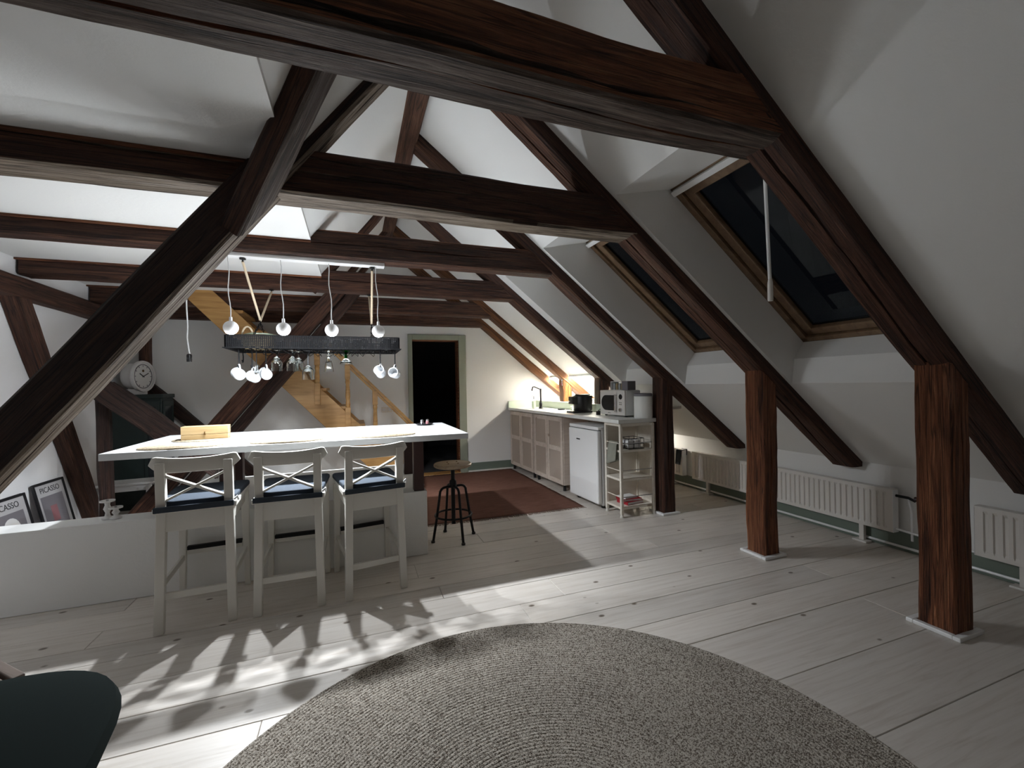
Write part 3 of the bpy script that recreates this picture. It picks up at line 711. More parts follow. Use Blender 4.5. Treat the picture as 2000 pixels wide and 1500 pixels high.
mugs = [(-.80,3.70,R_(118),'white mug at the left end of the rack with a small mark on its bottom',15),(-.725,3.755,R_(78),'white mug crowding the leftmost hanging mug from behind',-10),(-.64,3.80,R_(112),'smaller white mug hanging left of the wine glasses',20),
        (.205,3.72,R_(-110),'white mug hanging beside the rack end, second from the doorway',25),(.325,3.74,R_(-115),'white mug hanging at the rack end nearest the doorway',10)]
for a in mugs:
    mm = mug(*a)
    if a is mugs[0]:
        m_ = Matrix.Translation((-.03,0,-.005)) @ Matrix.Rotation(R_(90-a[4]),4,'Y')
        MB().lathe([(0,-.0008),(.007,-.0008),(.007,.0002),(0,.0002)],(0,0,0),14,m_).build('maker_mark','poster_grey',mm)
    s_hook(a[0],a[1]+.0,'black hook holding the '+a[3].replace('white mug','mug',1)[:60].split(' with')[0],.145)
mk = MB().lathe([(0,0),(.011,0),(.011,.0006),(0,.0006)],(0,0,0),14)
for x, y, l in ((-.845,4.05,'empty black hook at the rear left corner of the rack'),(-.60,4.08,'empty black hook at the rear of the rack behind the small mug')): s_hook(x,y,l,.09)
# glasses hung upside down by the foot
def stem_glass(x, y, prof, label, m='glass', stem=None):
    t = thing('wine_glass',label,'glass',(x,y,1.551),0,'stemmed glasses hanging from the rack')
    MB().lathe(prof,(0,0,0),30).build('bowl',m,t,smooth=True)
    if stem:
        pr_, sm = stem; MB().lathe(pr_,(0,0,0),18).build('stem',sm,t,smooth=True)
    return t
def wine(h, r, foot=.032, lh=.075):
    out = [(0,0),(foot,0),(foot,-.002),(.006,-.008),(.0045,-lh*.9),(.012,-lh)]
    bowl = [(r*.55,-lh-.012),(r*.85,-lh-.03),(r,-lh-.05),(r*.98,-h)]
    inn = [(r*.98-.0015,-h),(r-.0018,-lh-.05),(r*.83,-lh-.032),(r*.5,-lh-.016),(0,-lh-.008)]
    return out+bowl+inn
stem_glass(-.565,3.80,wine(.165,.040,.032,.055),'short stemmed clear glass hanging first in the row of glasses')
stem_glass(-.455,3.80,wine(.165,.043,.034,.055),'wide clear wine glass hanging in front of a second one')
stem_glass(-.425,3.93,wine(.165,.041,.032,.055),'clear wine glass hanging hidden behind another wine glass')
gl = wine(.235,.044,.034,.125)
stem_glass(-.345,3.82,[(0,-.117)]+[p for p in gl if p[1] <= -.125] ,'large clear goblet with a black stem hanging lowest','glass',([(0,0),(.033,0),(.033,-.0025),(.006,-.008),(.005,-.112),(.011,-.119),(0,-.119)],'black_plastic'))
stem_glass(-.192,3.82,[(0,0),(.028,0),(.028,-.002),(.006,-.006),(.012,-.02),(.006,-.03),(.014,-.045),(.007,-.055),(.018,-.07),(.022,-.085),(.026,-.10),(.037,-.172),(.0355,-.172),(.024,-.10),(0,-.088)],'cut crystal flared glass with beaded stem')
stem_glass(-.06,3.82,[(0,-.062),(.012,-.062),(.02,-.07),(.046,-.10),(.048,-.112),(.046,-.112),(.044,-.102),(0,-.075)],'small clear cup glass on a green stem','glass',([(0,0),(.03,0),(.03,-.002),(.009,-.006),(.011,-.02),(.007,-.03),(.011,-.045),(.012,-.0615),(0,-.0615)],'glass_green'))
# small bottle-like shaker hanging low
sb = thing('hanging_whisk','small clear handled strainer hanging low between the mugs','utensil',(-.69,3.72,1.551))
MB().tube([(0,0,.012),(0,0,-.13)],.003,6).build('wire','rack_metal',sb); MB().lathe([(0,-.12),(.007,-.125),(.014,-.16),(.016,-.185),(.0,-.19)],(0,0,0),16).build('bulb','glass',sb,smooth=True)
wh = MB()
for x in (-.61,-.51,-.40,-.30,-.24,-.14,-.11,-.01,.03,.12):
    for s in (-1,1): wh.tube([(x,RY0+.03,RZ0-.01),(x+s*.02,RY0+.05,RZ0-.03),(x+s*.045,RY0+.14,RZ0-.045),(x+s*.045,RY0+.36,RZ0-.045),(x+s*.02,RY1-.03,RZ0-.012)],.0022,5)
q = wh.build('glass_holder_wires','rack_metal',RK); q['kind'] = 'stuff'
# on top of the rack
for k, x in enumerate((-.365,-.29,-.215,-.13,-.055,.02,.085)):
    y = 3.93 if k % 2 else 3.83
    tag(MB().lathe([(0,.085),(.027,.085),(.030,.08),(.034,0),(.032,0),(.0275,.074),(0,.077)],(x,y,RZ0-.001),22).build('tumbler','glass',None,smooth=True),
        ['upturned clear tumbler nearest the wicker basket on the rack','second upturned tumbler from the wicker basket on the rack','third upturned tumbler from the wicker basket on the rack','fourth upturned tumbler from the wicker basket, mid row','third upturned tumbler from the black cup end','second upturned tumbler from the black cup end','upturned tumbler at the end near the black cup'][k],'tumbler','upturned tumblers on the rack')
bc = thing('black_cup','small black cup standing at the right end of the rack','cup',(.275,3.86,RZ0-.001))
MB().lathe([(0,0),(.024,0),(.033,.012),(.036,.095),(.034,.095),(.031,.014),(0,.006)],(0,0,0),24).build('body','black_plastic',bc,smooth=True)
MB().tube([(-.034,0,.08)]+[(-.034-.022*math.sin(PI*k/8),0,.05+.03*math.cos(PI*k/8)) for k in range(9)],.005,8).build('handle','black_plastic',bc,smooth=True)
bk = thing('wicker_basket','round wicker basket with arched handle standing on the rack behind the first globe','basket',(-.70,3.87,RZ0-.001))
MB().lathe([(0,0),(.09,0),(.112,.03),(.116,.10),(.113,.105),(.108,.1),(.105,.035),(.085,.008),(0,.008)],(0,0,0),30).build('body','wicker',bk,smooth=True)
MB().tube([(-.112,0,.1)]+[(-.075-.037*math.cos(PI*k/10),0,.1+.075*math.sin(PI*k/10)) for k in range(11)],.007,7).build('handle','rope',bk,smooth=True)
MB().lathe([(0,.098),(.104,.101),(.106,.115),(.08,.122),(.0,.125)],(0.01,0,0),26).build('green_bowl','green_bowl',bk,smooth=True)

# spare cord with black socket
CD = thing('hanging_socket','black lamp socket dangling from a white cord, without a bulb','lamp socket',(0,0,0))
MB().tube([(-1.338,4.43,2.15),(-1.338,4.43,1.95),(-1.332,4.43,1.8),(-1.338,4.43,1.7),(-1.33,4.43,1.62),(-1.322,4.43,1.555)],.0055,7).build('cord','cord_white',CD,smooth=True)
MB().lathe([(0,.0),(.019,0),(.02,.003),(.02,.03),(.0185,.031),(.0185,.035),(.02,.036),(.02,.06),(.012,.068),(0,.068)],(-1.325,4.43,1.492),16).build('socket','black_plastic',CD,smooth=True)

# ================================================================ KITCHEN
CX0, CX1, CY0 = 2.262, 2.72, 3.375
KA = R_(2.56); KP = Vector((2.262,3.375,0))
def turn(o):
    r = Matrix.Rotation(KA,4,'Z'); o.location = KP-(r @ KP); o.rotation_euler[2] = KA
WT = thing('worktop','long white kitchen worktop with pale green upstand and inset sink','worktop',(0,0,0))
cz = .905; sy0, sy1, sx0, sx1 = 5.32, 5.72, 2.34, 2.60
for a, b in (((CX0,CY0,cz-.036),(2.695,3.50,cz)),((CX0,3.50,cz-.036),(CX1,sy0,cz)),((CX0,sy1,cz-.036),(CX1,6.05,cz)),((CX0,sy0,cz-.036),(sx0,sy1,cz)),((sx1,sy0,cz-.036),(CX1,sy1,cz))): bx(a,b,'slab','counter',WT,.002)
bx((CX1-.022,3.52,cz),(CX1,6.05,cz+.095),'upstand','sage_light',WT,.002)['label'] = 'pale green upstand'
bx((CX0+.0,6.03,cz),(CX1-.022,6.05,cz+.095),'upstand','sage_light',WT,.002)['label'] = 'pale green upstand'
bx((CX1,3.52,cz+.06),(3.15,6.02,cz+.092),'rear_ledge','counter',WT,.002); bx((2.69,3.75,.0),(2.70,6.03,.868),'light_stop_panel','beige_wood',WT,0)  # panel under the slab added to stop strip light leaking over the fridge
turn(WT)
snk = MB().add([(sx0,sy0,cz),(sx1,sy0,cz),(sx1,sy1,cz),(sx0,sy1,cz),(sx0+.02,sy0+.02,cz-.14),(sx1-.02,sy0+.02,cz-.14),(sx1-.02,sy1-.02,cz-.14),(sx0+.02,sy1-.02,cz-.14)],[(0,1,5,4),(1,2,6,5),(2,3,7,6),(3,0,4,7),(4,5,6,7)]).build('sink_basin','counter',WT)
FC = thing('faucet','tall black kitchen faucet with curved spout by the sink','faucet',(2.44,5.52,cz))
MB().lathe([(0,0),(.03,0),(.028,.01),(.02,.03),(.023,.06),(.019,.09),(.014,.1),(.014,.26),(.015,.265),(.012,.275),(0,.28)],(0,0,0),18).build('body','black_metal',FC,smooth=True)
MB().tube([(0,0,.265),(-.03,-.01,.275),(-.07,-.02,.29),(-.11,-.03,.305),(-.135,-.036,.30),(-.145,-.04,.27),(-.147,-.04,.25)],[.009,.009,.009,.009,.009,.009,.012],10).build('spout','black_metal',FC,smooth=True)
MB().tube([(0,0,.07),(-.02,-.04,.085),(-.03,-.07,.1)],.006,8).build('lever','black_metal',FC,smooth=True)
SD = thing('soap_dispenser','clear soap dispenser with black pump beside the faucet','soap dispenser',(2.42,5.72,cz))
MB().lathe([(0,0),(.03,0),(.032,.005),(.032,.11),(.012,.125),(0,.125)],(0,0,0),18).build('bottle','glass',SD,smooth=True)
MB().tube([(0,0,.12),(0,0,.165),(-.03,0,.168)],.005,7).build('pump','black_plastic',SD)
tag(MB().lathe([(0,0),(.045,0),(.05,.014),(.047,.014),(.043,.004),(0,.004)],(2.52,5.05,cz),20).build('soap_dish','navy',None,smooth=True),'small dark oval dish lying beside the sink','dish')
jar = thing('glass_jar','small pale green jar standing behind the sink','jar',(2.58,4.85,cz)); MB().lathe([(0,0),(.026,0),(.028,.004),(.028,.045),(0,.045)],(0,0,0),16).build('jar_body','sage_light',jar,smooth=True); MB().lathe([(0,.045),(.029,.045),(.029,.055),(0,.057)],(0,0,0),16).build('lid','paper',jar,smooth=True)

def cabinet(y0, y1, label):
    t = thing('kitchen_cabinet',label,'cabinet',(0,0,0),0,'rattan cabinets under the worktop')
    z0, z1, xf = .07, .86, 2.30
    bd = MB().box((xf+.002,y0,z0),(2.64,y0+.018,z1)).box((xf+.002,y1-.018,z0),(2.64,y1,z1)).box((xf+.002,y0+.018,z0),(2.64,y1-.018,z0+.018)).box((2.63,y0+.018,z0+.018),(2.64,y1-.018,z1)).build('body','beige_wood',t,.003)
    for yy in (y0+.04,y1-.04): 
        for xx in (2.33,2.6): MB().lathe([(0,0),(.018,0),(.018,.07),(0,.07)],(xx,yy,0),12).build('foot','black_plastic',t)
    turn(t)
    ym = (y0+y1)/2
    for a, b in ((y0+.004,ym-.0025),(ym+.0025,y1-.004)):
        d = MB().box((xf-.014,a,z0+.005),(xf+.001,a+.045,z1-.005)).box((xf-.014,b-.045,z0+.005),(xf+.001,b,z1-.005))
        for zc, hh in ((z0+.03,.05),((z0+z1)/2+.02,.055),(z1-.03,.05)): d.box((xf-.014,a+.045,zc-hh/2),(xf+.001,b-.045,zc+hh/2))
        dd = d.build('door','beige_wood',t,.002)
        zm = (z0+z1)/2+.02
        for p, q in ((z0+.055,zm-.0275),(zm+.0275,z1-.055)): bx((xf-.006,a+.045,p),(xf+.0,b-.045,q),'rattan_panel','rattan',dd,0)
    return t
cabinet(5.272,6.04,'white-washed cabinet with rattan doors under the sink against the far wall'); cabinet(4.47,5.225,'white-washed cabinet with rattan doors beside the small fridge')
F = thing('mini_fridge','small white fridge under the worktop','fridge',(0,0,0)); turn(F)
fx, y0, y1 = 2.245, 3.70, 4.25
bx((fx+.055,y0,.03),(2.62,y1,.80),'body','white_gloss',F,.006); fd = bx((fx,y0,.05),(fx+.05,y1,.772),'door','white_gloss',F,.012)
bx((fx+.01,y0-.002,.778),(2.62,y1+.002,.812),'top','white_gloss',F,.006); bx((fx+.02,y0+.02,.77),(fx+.06,y1-.02,.779),'handle_groove','black_plastic',F,0)
MB().box((fx-.001,4.02,.655),(fx,4.09,.668)).build('badge','ink',fd)
for yy in (y0+.05,y1-.05): MB().lathe([(0,0),(.02,0),(.02,.03),(0,.03)],(fx+.09,yy,0),10).build('foot','black_plastic',F)
# open shelf trolley
TR = thing('shelf_trolley','open cream wooden shelf unit at the near end of the worktop','shelf unit',(0,0,0))
tx0, tx1, ty0, ty1 = 2.285, 2.665, 3.385, 3.655
for x, y in ((tx0,ty0),(tx0,ty1-.026),(tx1-.026,ty0),(tx1-.026,ty1-.026)):
    bx((x,y,.03),(x+.026,y+.026,.86),'post','cream_wood',TR,.003)
    MB().lathe([(0,0),(.016,0),(.018,.006),(.012,.03),(0,.03)],(x+.013,y+.013,0),12).build('foot','white_paint',TR,smooth=True)
for z in (.075,.335,.60): bx((tx0+.004,ty0+.004,z),(tx1-.004,ty1-.004,z+.02),'shelf','cream_wood',TR,.003)
bx((tx1-.012,ty0+.026,.06),(tx1-.004,ty1-.026,.86),'side_panel','cream_wood',TR,.002); bx((tx0+.02,ty1-.012,.06),(tx1-.02,ty1-.004,.86),'rear_panel','cream_wood',TR,.002)
for z in (.185,.43,.68):
    MB().tube([(tx0+.013,ty0+.013,z),(tx1-.013,ty0+.013,z)],.0045,8).build('guard_rod','chrome',TR); MB().tube([(tx0+.013,ty0+.013,z),(tx0+.013,ty1-.013,z)],.0045,8).build('guard_rod','cream_wood',TR)
bx((tx0+.004,ty0+.004,.84),(tx1-.004,ty1-.004,.866),'top_rail','cream_wood',TR,.002)
# things on the trolley
def book(x, y, z, l, w_, h, rz, m, label):
    t = thing('book',label,'book',(x,y,z),rz,'red books on the lowest trolley shelf')
    c = MB().box((-l/2,-w_/2,0),(l/2,w_/2,.003)).box((-l/2,-w_/2,h-.003),(l/2,w_/2,h)).box((-l/2,-w_/2,.003),(-l/2+.004,w_/2,h-.003)).build('cover',m,t,.0008)
    MB().box((-l/2+.004,-w_/2+.004,.003),(l/2-.004,w_/2-.004,h-.003)).build('pages','paper',t); return t
book(2.475,3.52,.095,.20,.15,.028,R_(8),'red','red book at the bottom of the shelf stack'); book(2.465,3.525,.123,.195,.145,.022,R_(-4),'red','red book in the middle of the shelf stack'); book(2.45,3.53,.145,.15,.12,.014,R_(6),'paper','thin pale book lying on the red books')
WBk = thing('wire_basket','black wire basket with white packs on the upper trolley shelf','basket',(2.48,3.47,.62))
wb_ = MB()
for z in (.004,.05,.1): wb_.tube([(-.085,-.055,z),(.085,-.055,z),(.085,.1,z),(-.085,.1,z)],.0028,6,True)
for x in (-.085,-.03,.03,.085): wb_.tube([(x,-.055,.004),(x,-.055,.1)],.0022,6); wb_.tube([(x,.1,.004),(x,.1,.1)],.0022,6)
for y in (.0,.05): wb_.tube([(-.085,y,.1),(-.085,y,.004),(.085,y,.004),(.085,y,.1)],.0022,6)
wb_.build('wire_frame','black_metal',WBk)
for x, l in ((-.045,'white paper pack in the wire basket nearer the fridge'),(.035,'white paper pack in the wire basket nearer the post')):
    t = thing('paper_pack',l,'pack',(2.48+x,3.49,.627)); MB().box((-.033,-.05,0),(.033,.05,.075)).build('pack','paper',t,.008); MB().box((-.034,-.012,-.001),(.034,.012,.076)).build('band','poster_grey',t)
# towel on the rod
tw = MB(); vs = []; fs = []; nx, nz = 8, 14
for i in range(nx+1):
    for k in range(nz+1):
        u = i/nx; v = k/nz; s = -1 if v < .5 else 1; d = abs(v-.5)*2
        vs.append((tx0+.013+s*(.008+.004*math.sin(u*9+v*3))-.035*d*(1 if s < 0 else .3), ty0+.06+.15*u-.02*d, .69-.165*d-.05*d*(u)+.0*s))
for i in range(nx):
    for k in range(nz): fs.append((i*(nz+1)+k,(i+1)*(nz+1)+k,(i+1)*(nz+1)+k+1,i*(nz+1)+k+1))
t_ = tw.add(vs,fs).build('dish_towel','towel',None,smooth=True); tag(t_,'grey green dish towel hanging on the trolley rod','towel'); md = t_.modifiers.new('thick','SOLIDIFY'); md.thickness = .007; md.offset = 0
# microwave
MW = thing('microwave','white retro microwave standing on the worktop','microwave',(2.478,3.785,cz+.0006),R_(4))
# local: front face at -x
bx((0,-.2,.014),(.185,.2,.265),'body','white_gloss',MW,.012)
fp = bx((-.018,-.2,.014),(-.001,.2,.265),'front','radiator',MW,.008)
def rounded(y0,y1,z0,z1,r0,r1,n=8):
    pts = []
    for (cx,cy,a0,r) in ((y1-r1,z1-r1,0,r1),(y0+r0,z1-r0,90,r0),(y0+r0,z0+r0,180,r0),(y1-r1,z0+r1,270,r1)):
        for k in range(n+1): a = R_(a0+90*k/n); pts.append((cx+r*math.cos(a),cy+r*math.sin(a)))
    return pts
flip = Matrix(((0,0,-1,-.018),(-1,0,0,0),(0,1,0,0),(0,0,0,1)))   # poly x -> -y, poly y -> z, extrude -> -x
MB().prism(rounded(-.17,.055,.06,.215,.075,.02),.003,flip).build('window','dark_display',MW)
hd = MB().box((-.046,-.087,.05),(-.036,-.07,.225)).box((-.04,-.085,.21),(-.018,-.072,.222)).box((-.04,-.085,.053),(-.018,-.072,.065)).build('handle','chrome',MW,.002)
MB().lathe([(0,0),(.026,0),(.026,.003),(0,.003)],(0,0,0),22,flip @ Matrix.Translation((.142,.2,0))).build('dial_display','dark_display',MW)
MB().lathe([(0,0),(.02,0),(.018,.014),(0,.015)],(0,0,0),20,flip @ Matrix.Translation((.142,.07,0))).build('knob','chrome',MW)
for k in range(4): MB().box((-.02,-.158+.022*(k % 2),.12+.018*(k//2)),(-.018,-.144+.022*(k % 2),.128+.018*(k//2))).build('button','chrome',MW)
MB().box((-.0185,.02,.03),(-.018,.065,.038)).build('badge','chrome',MW)
for x in (.03,.155):
    for y in (-.16,.16): MB().lathe([(0,0),(.014,0),(.014,.014),(0,.014)],(x,y,0),10).build('foot','black_plastic',MW)
# container on the microwave
GB = thing('spice_rack','clear box with small jars and a grey side on top of the microwave','box',(2.57,3.74,cz+.2655),R_(4))
bx((-.05,-.13,0),(.05,-.04,.09),'grey_box','poster_grey',GB,.003); MB().box((-.05,-.035,0),(.05,.14,.004)).box((-.05,-.035,.084),(.05,.14,.09)).box((-.05,.136,.004),(.05,.14,.084)).build('shelf_frame','candle',GB)
for k in range(4): MB().lathe([(0,.004),(.017,.004),(.018,.05),(.014,.06),(.014,.07),(0,.07)],(-.015,-.01+.042*k,0),12).build('jar',['wicker','ceramic','wicker','ceramic'][k],GB,smooth=True)
ca = thing('canister','plain white cylindrical canister at the near corner of the worktop','canister',(2.605,3.468,cz+.0006))
MB().lathe([(0,0),(.083,0),(.086,.004),(.086,.205),(.08,.21),(0,.21)],(0,0,0),36).build('body','counter',ca,smooth=True); MB().lathe([(0,.21),(.085,.21),(.086,.215),(.084,.232),(.075,.236),(0,.236)],(0,0,0),36).build('lid','poster_grey',ca,smooth=True)
MB().tube([(.089*math.cos(a),.089*math.sin(a),.225) for a in [R_(-30+k*10) for k in range(9)]],.004,6).build('handle','chrome',ca)
# air fryer
AF = thing('air_fryer','black drum-shaped air fryer standing on a dark base on the worktop','air fryer',(2.49,4.47,cz+.0006))
MB().lathe([(0,.02),(.10,.02),(.108,.03),(.112,.12),(.112,.19),(.106,.197),(0,.2)],(0.02,0,0),32).build('body','black_plastic',AF,smooth=True)
bx((-.15,-.09,.0),(.10,.09,.022),'base','black_plastic',AF,.006); MB().box((-.14,-.055,.10),(-.06,.055,.19)).build('head','black_plastic',AF,.008)
MB().lathe([(0,.2),(.09,.2),(.085,.212),(0,.216)],(0.02,0,0),28).build('lid','dark_display',AF,smooth=True); bx((-.16,-.02,.125),(-.14,.02,.145),'handle','chrome',AF,.004)
PL = thing('power_plug','black plug adapter standing on the worktop beside the microwave','plug',(2.45,4.03,cz)); bx((-.02,-.015,0),(.02,.015,.045),'plug_body','black_plastic',PL,.004); MB().tube([(0,.0,.045),(.02,.0,.06),(.08,-.01,.03),(.14,-.02,.008)],.004,6).build('cable','black_plastic',PL)
pk = thing('ledge_carton','small cream carton on the ledge behind the air fryer','carton',(2.80,4.70,cz+.0925)); bx((-.03,-.05,0),(.03,.05,.055),'carton_body','cream_wood',pk,.003); bx((-.031,-.02,.02),(.031,.02,.04),'carton_band','poster_grey',pk,0)
# strip light on the slope behind the counter
SL = thing('strip_light','white strip light glowing along the slope behind the worktop','lamp',(0,0,0))
sx = 2.765; szz = pr_z(sx); xd = Vector((.8,0,1)).normalized(); sd = Vector((1,0,-.8)).normalized()
for y0, y1 in ((4.53,5.27),(5.48,5.90)):
    a = Vector((sx,y0,szz))-xd*.012; b = Vector((sx,y1,szz))-xd*.012
    MB().bar(a,b,.022,.022,xd).build('housing','white_gloss',SL,.002)
    a2 = a+sd*.0135-xd*.0; b2 = b+sd*.0135
    MB().bar(a2,b2,.005,.016,xd).build('diffuser','strip',SL)
hw_ = MB().tube([(2.69,5.36,1.30),(2.685,5.375,1.26),(2.69,5.38,1.2)],.003,6)
# kitchen rug
KR = thing('kitchen_rug','red brown woven rug with fringed ends on the kitchen floor','rug',(0,0,0))
rm = MB(); rr = random.Random(3); nx, ny = 30, 40; vs = []; fs = []
for j in range(ny+1):
    for i in range(nx+1):
        u, v = i/nx, j/ny; vs.append((.575+.30*v+(1.58-.30*v)*u+.004*rr.uniform(-1,1)*(i in (0,nx)), 3.885+2.10*v-.03*math.sin(u*2)*(1-v)+.004*rr.uniform(-1,1), .004+rr.uniform(0,.0018)))
for j in range(ny):
    for i in range(nx): fs.append((j*(nx+1)+i,j*(nx+1)+i+1,(j+1)*(nx+1)+i+1,(j+1)*(nx+1)+i))
q = rm.add(vs,fs).build('weave','rug_red',KR,smooth=True); md = q.modifiers.new('thick','SOLIDIFY'); md.thickness = .003; md.offset = -1
fr = MB()
for k in range(150):
    for e in (0,1):
        uu = (k+.5)/150; x = (.575+1.58*uu) if e == 0 else (.875+1.28*uu); y = (3.885-.03*math.sin(uu*2)) if e == 0 else 5.985; d = -1 if e == 0 else 1
        fr.tube([(x,y-d*.01,.006),(x+rr.uniform(-.004,.004),y+d*.02,.005),(x+rr.uniform(-.01,.01),y+d*rr.uniform(.03,.05),.003)],.0022,4)
fr.build('fringe','fringe',KR)['kind'] = 'stuff'
# sockets on the far wall
for k, x in enumerate((.372,.445,.52)):
    t = thing('wall_socket',['pale wall socket nearest the stairs','pale wall socket in the middle of three by the handrail','pale wall socket nearest the doorway'][k],'socket',(x,YF,.937),0,'wall sockets beside the doorway')
    MB().box((-.031,-.01,-.036),(.031,0,.036)).build('plate','cream_wood',t,.004); MB().lathe([(0,0),(.02,0),(.018,.003),(0,.003)],(0,0,0),16,Matrix.Translation((0,-.01,0)) @ Matrix.Rotation(PI/2,4,'X')).build('insert','candle',t)

# ================================================================ PINE STAIRS
ST = thing('pine_stairs','golden pine staircase climbing left along the far wall','staircase',(0,0,0))
sy0, sy1 = 5.30, 5.98
lowz = lambda x: .58-1.0*(x+.02) ; slp = 1.0
def stringer(y):
    # lower edge z = .49 - x ; upper edge z = .87 - x
    lo = lambda x: .47-1.08*x; hi = lambda x: .87-1.03*x
    pts = [(.435,0),(.755,0),(.755,.10),(-1.40,hi(-1.40)),(-1.68,lo(-1.68))]
    mb = MB().prism([(x,z) for x, z in pts],.045,Matrix(((1,0,0,0),(0,0,-1,y+.0225),(0,1,0,0),(0,0,0,1)))); return mb.build('stringer','pine',ST,.004)
stringer(sy0); stringer(sy1)
for k in range(10):
    z = .185+.212*k; x = .72-.203*k
    bx((x-.235,sy0+.02,z-.032),(x,sy1-.02,z),'tread','pine',ST,.003)
rail_z = lambda x: 1.467-1.04*x
MB().bar((.665,sy0-.0,rail_z(.665)),(-.33,sy0,rail_z(-.33)),.05,.035,(0,0,1)).build('handrail','pine',ST,.006)
MB().bar((.665,sy0-.012,rail_z(.665)-.045),(-.33,sy0-.012,rail_z(-.33)-.045),.03,.02,(0,0,1)).build('handrail_fillet','pine',ST,.003)
for x, zb, zt2 in ((-.385,1.06,1.66),(-.07,.78,1.50),(.225,.44,1.20),(.62,.06,.80)):
    nw = MB().box((x-.028,sy0-.055,zb),(x+.028,sy0-.0,zb+.24)).box((x-.028,sy0-.055,zt2-.16),(x+.028,sy0,zt2))
    nw.lathe([(.02,zb+.24),(.026,zb+.27),(.021,zb+.32),(.026,(zb+zt2)/2),(.02,zt2-.22),(.026,zt2-.19),(.022,zt2-.16)],(x,sy0-.0275,0),16)
    nw.build('baluster','pine',ST,.002)
# dark green cabinet, clock, white side table in the corner
CB = thing('green_cabinet','dark green painted cabinet with panelled sides in the far left corner','cabinet',(0,0,0))
bx((-2.39,5.62,.06),(-1.935,5.93,1.17),'body','cabinet_green',CB,.004); bx((-2.395,5.60,1.17),(-1.92,5.94,1.212),'cornice','cabinet_green',CB,.006); bx((-2.38,5.63,0),(-1.945,5.92,.06),'plinth','cabinet_green',CB,0)
a, b = -2.085, -1.95
d = MB().box((a,5.598,.10),(a+.03,5.62,1.14)).box((b-.03,5.598,.10),(b,5.62,1.14)).box((a+.03,5.598,.10),(b-.03,5.62,.16)).box((a+.03,5.598,1.08),(b-.03,5.62,1.14)).build('door','cabinet_green',CB,.003)
bx((a+.03,5.61,.16),(b-.03,5.619,1.08),'door_panel','cabinet_panel',d,0); MB().lathe([(0,0),(.008,0),(.01,.012),(0,.016)],(0,0,0),10,Matrix.Translation((a+.015,5.598,.62)) @ Matrix.Rotation(PI/2,4,'X')).build('knob','brass',d)
d = MB().box((-1.935,5.64,.10),(-1.922,5.67,1.14)).box((-1.935,5.88,.10),(-1.922,5.91,1.14)).box((-1.935,5.67,.10),(-1.922,5.88,.16)).box((-1.935,5.67,1.08),(-1.922,5.88,1.14)).build('side_frame','cabinet_green',CB,.003)
bx((-1.935,5.67,.16),(-1.93,5.88,1.08),'side_panel','cabinet_panel',d,0)
CK = thing('drum_clock','round grey-white drum clock standing on the green cabinet','clock',(-2.16,5.77,1.212),R_(-68))
CK.rotation_euler[2] = R_(-14)
fm = Matrix.Translation((0,0,.195)) @ Matrix.Rotation(PI/2,4,'Z') @ Matrix.Rotation(PI/2,4,'X')   # dial plane: local z of fm points along +x
MB().lathe([(0,-.13),(.12,-.13),(.14,-.10),(.14,-.02),(.165,-.01),(.172,.012),(.166,.03),(.152,.032),(.146,.014),(0,.014)],(0,0,0),40,fm).build('case','candle',CK,smooth=True)
MB().tube([(.128*math.cos(a),.128*math.sin(a),.016) for a in [2*PI*k/32 for k in range(32)]],.0045,6,True)
dr_ = MB(); t_ = MB().tube([(.128*math.cos(a),.128*math.sin(a),.016) for a in [2*PI*k/32 for k in range(32)]],.0045,6,True); dr_.add(t_.v,t_.f,fm)
dr_.build('dial_ring','poster_grey',CK,smooth=True)
MB().box((-.004,-.015,.016),(.004,.085,.019),fm @ Matrix.Rotation(R_(-65),4,'Z')).box((-.005,-.015,.016),(.005,.06,.019),fm @ Matrix.Rotation(R_(60),4,'Z')).build('hands','ink',CK)
h0 = MB().box((-.004,.105,.0145),(.004,.12,.0165)).build('hour_mark','poster_grey',CK)
for k in range(12):
    hm = h0 if k == 0 else h0.copy()
    if k: COL.objects.link(hm)
    hm.matrix_local = fm @ Matrix.Rotation(2*PI*k/12,4,'Z')
MB().lathe([(0,.0145),(.014,.0145),(.014,.018),(0,.019)],(0,.06,0),10,fm).build('emblem','brass',CK)
MB().box((-.11,-.07,0),(.01,.07,.06)).build('foot_block','candle',CK,.004)
WT2 = thing('side_table','small white side table in front of the dark green cabinet','table',(-2.12,5.36,0),R_(5))
bx((-.22,-.13,.33),(.22,.13,.352),'table_top','candle',WT2,.004)
for x in (-.18,.18):
    for y in (-.1,.1): bx((x-.02,y-.02,0),(x+.02,y+.02,.33),'leg','candle',WT2,.004)
bx((-.17,-.11,.27),(.17,-.095,.33),'apron','candle',WT2,.002)
def candlestick(x, y, h, r, label):
    t = thing('candlestick',label,'candlestick',(x,y,.47),0,'white candlesticks on the low wall')
    MB().lathe([(0,0),(.028,0),(.03,.008),(.014,.02),(.010,h*.35),(.02,h*.55),(.012,h*.75),(.014,h-.014),(r,h-.008),(r,h),(r-.005,h-.003),(0,h-.006)],(0,0,0),26).build('holder','candle',t,smooth=True)
    MB().lathe([(.006,h-.006),(.007,h+.002),(0,h+.002)],(0,0,0),10).build('pin','chrome',t)
candlestick(-1.43,3.335,.115,.037,'taller white candlestick on the low gallery wall'); candlestick(-1.385,3.325,.073,.034,'shorter white candlestick on the low gallery wall')
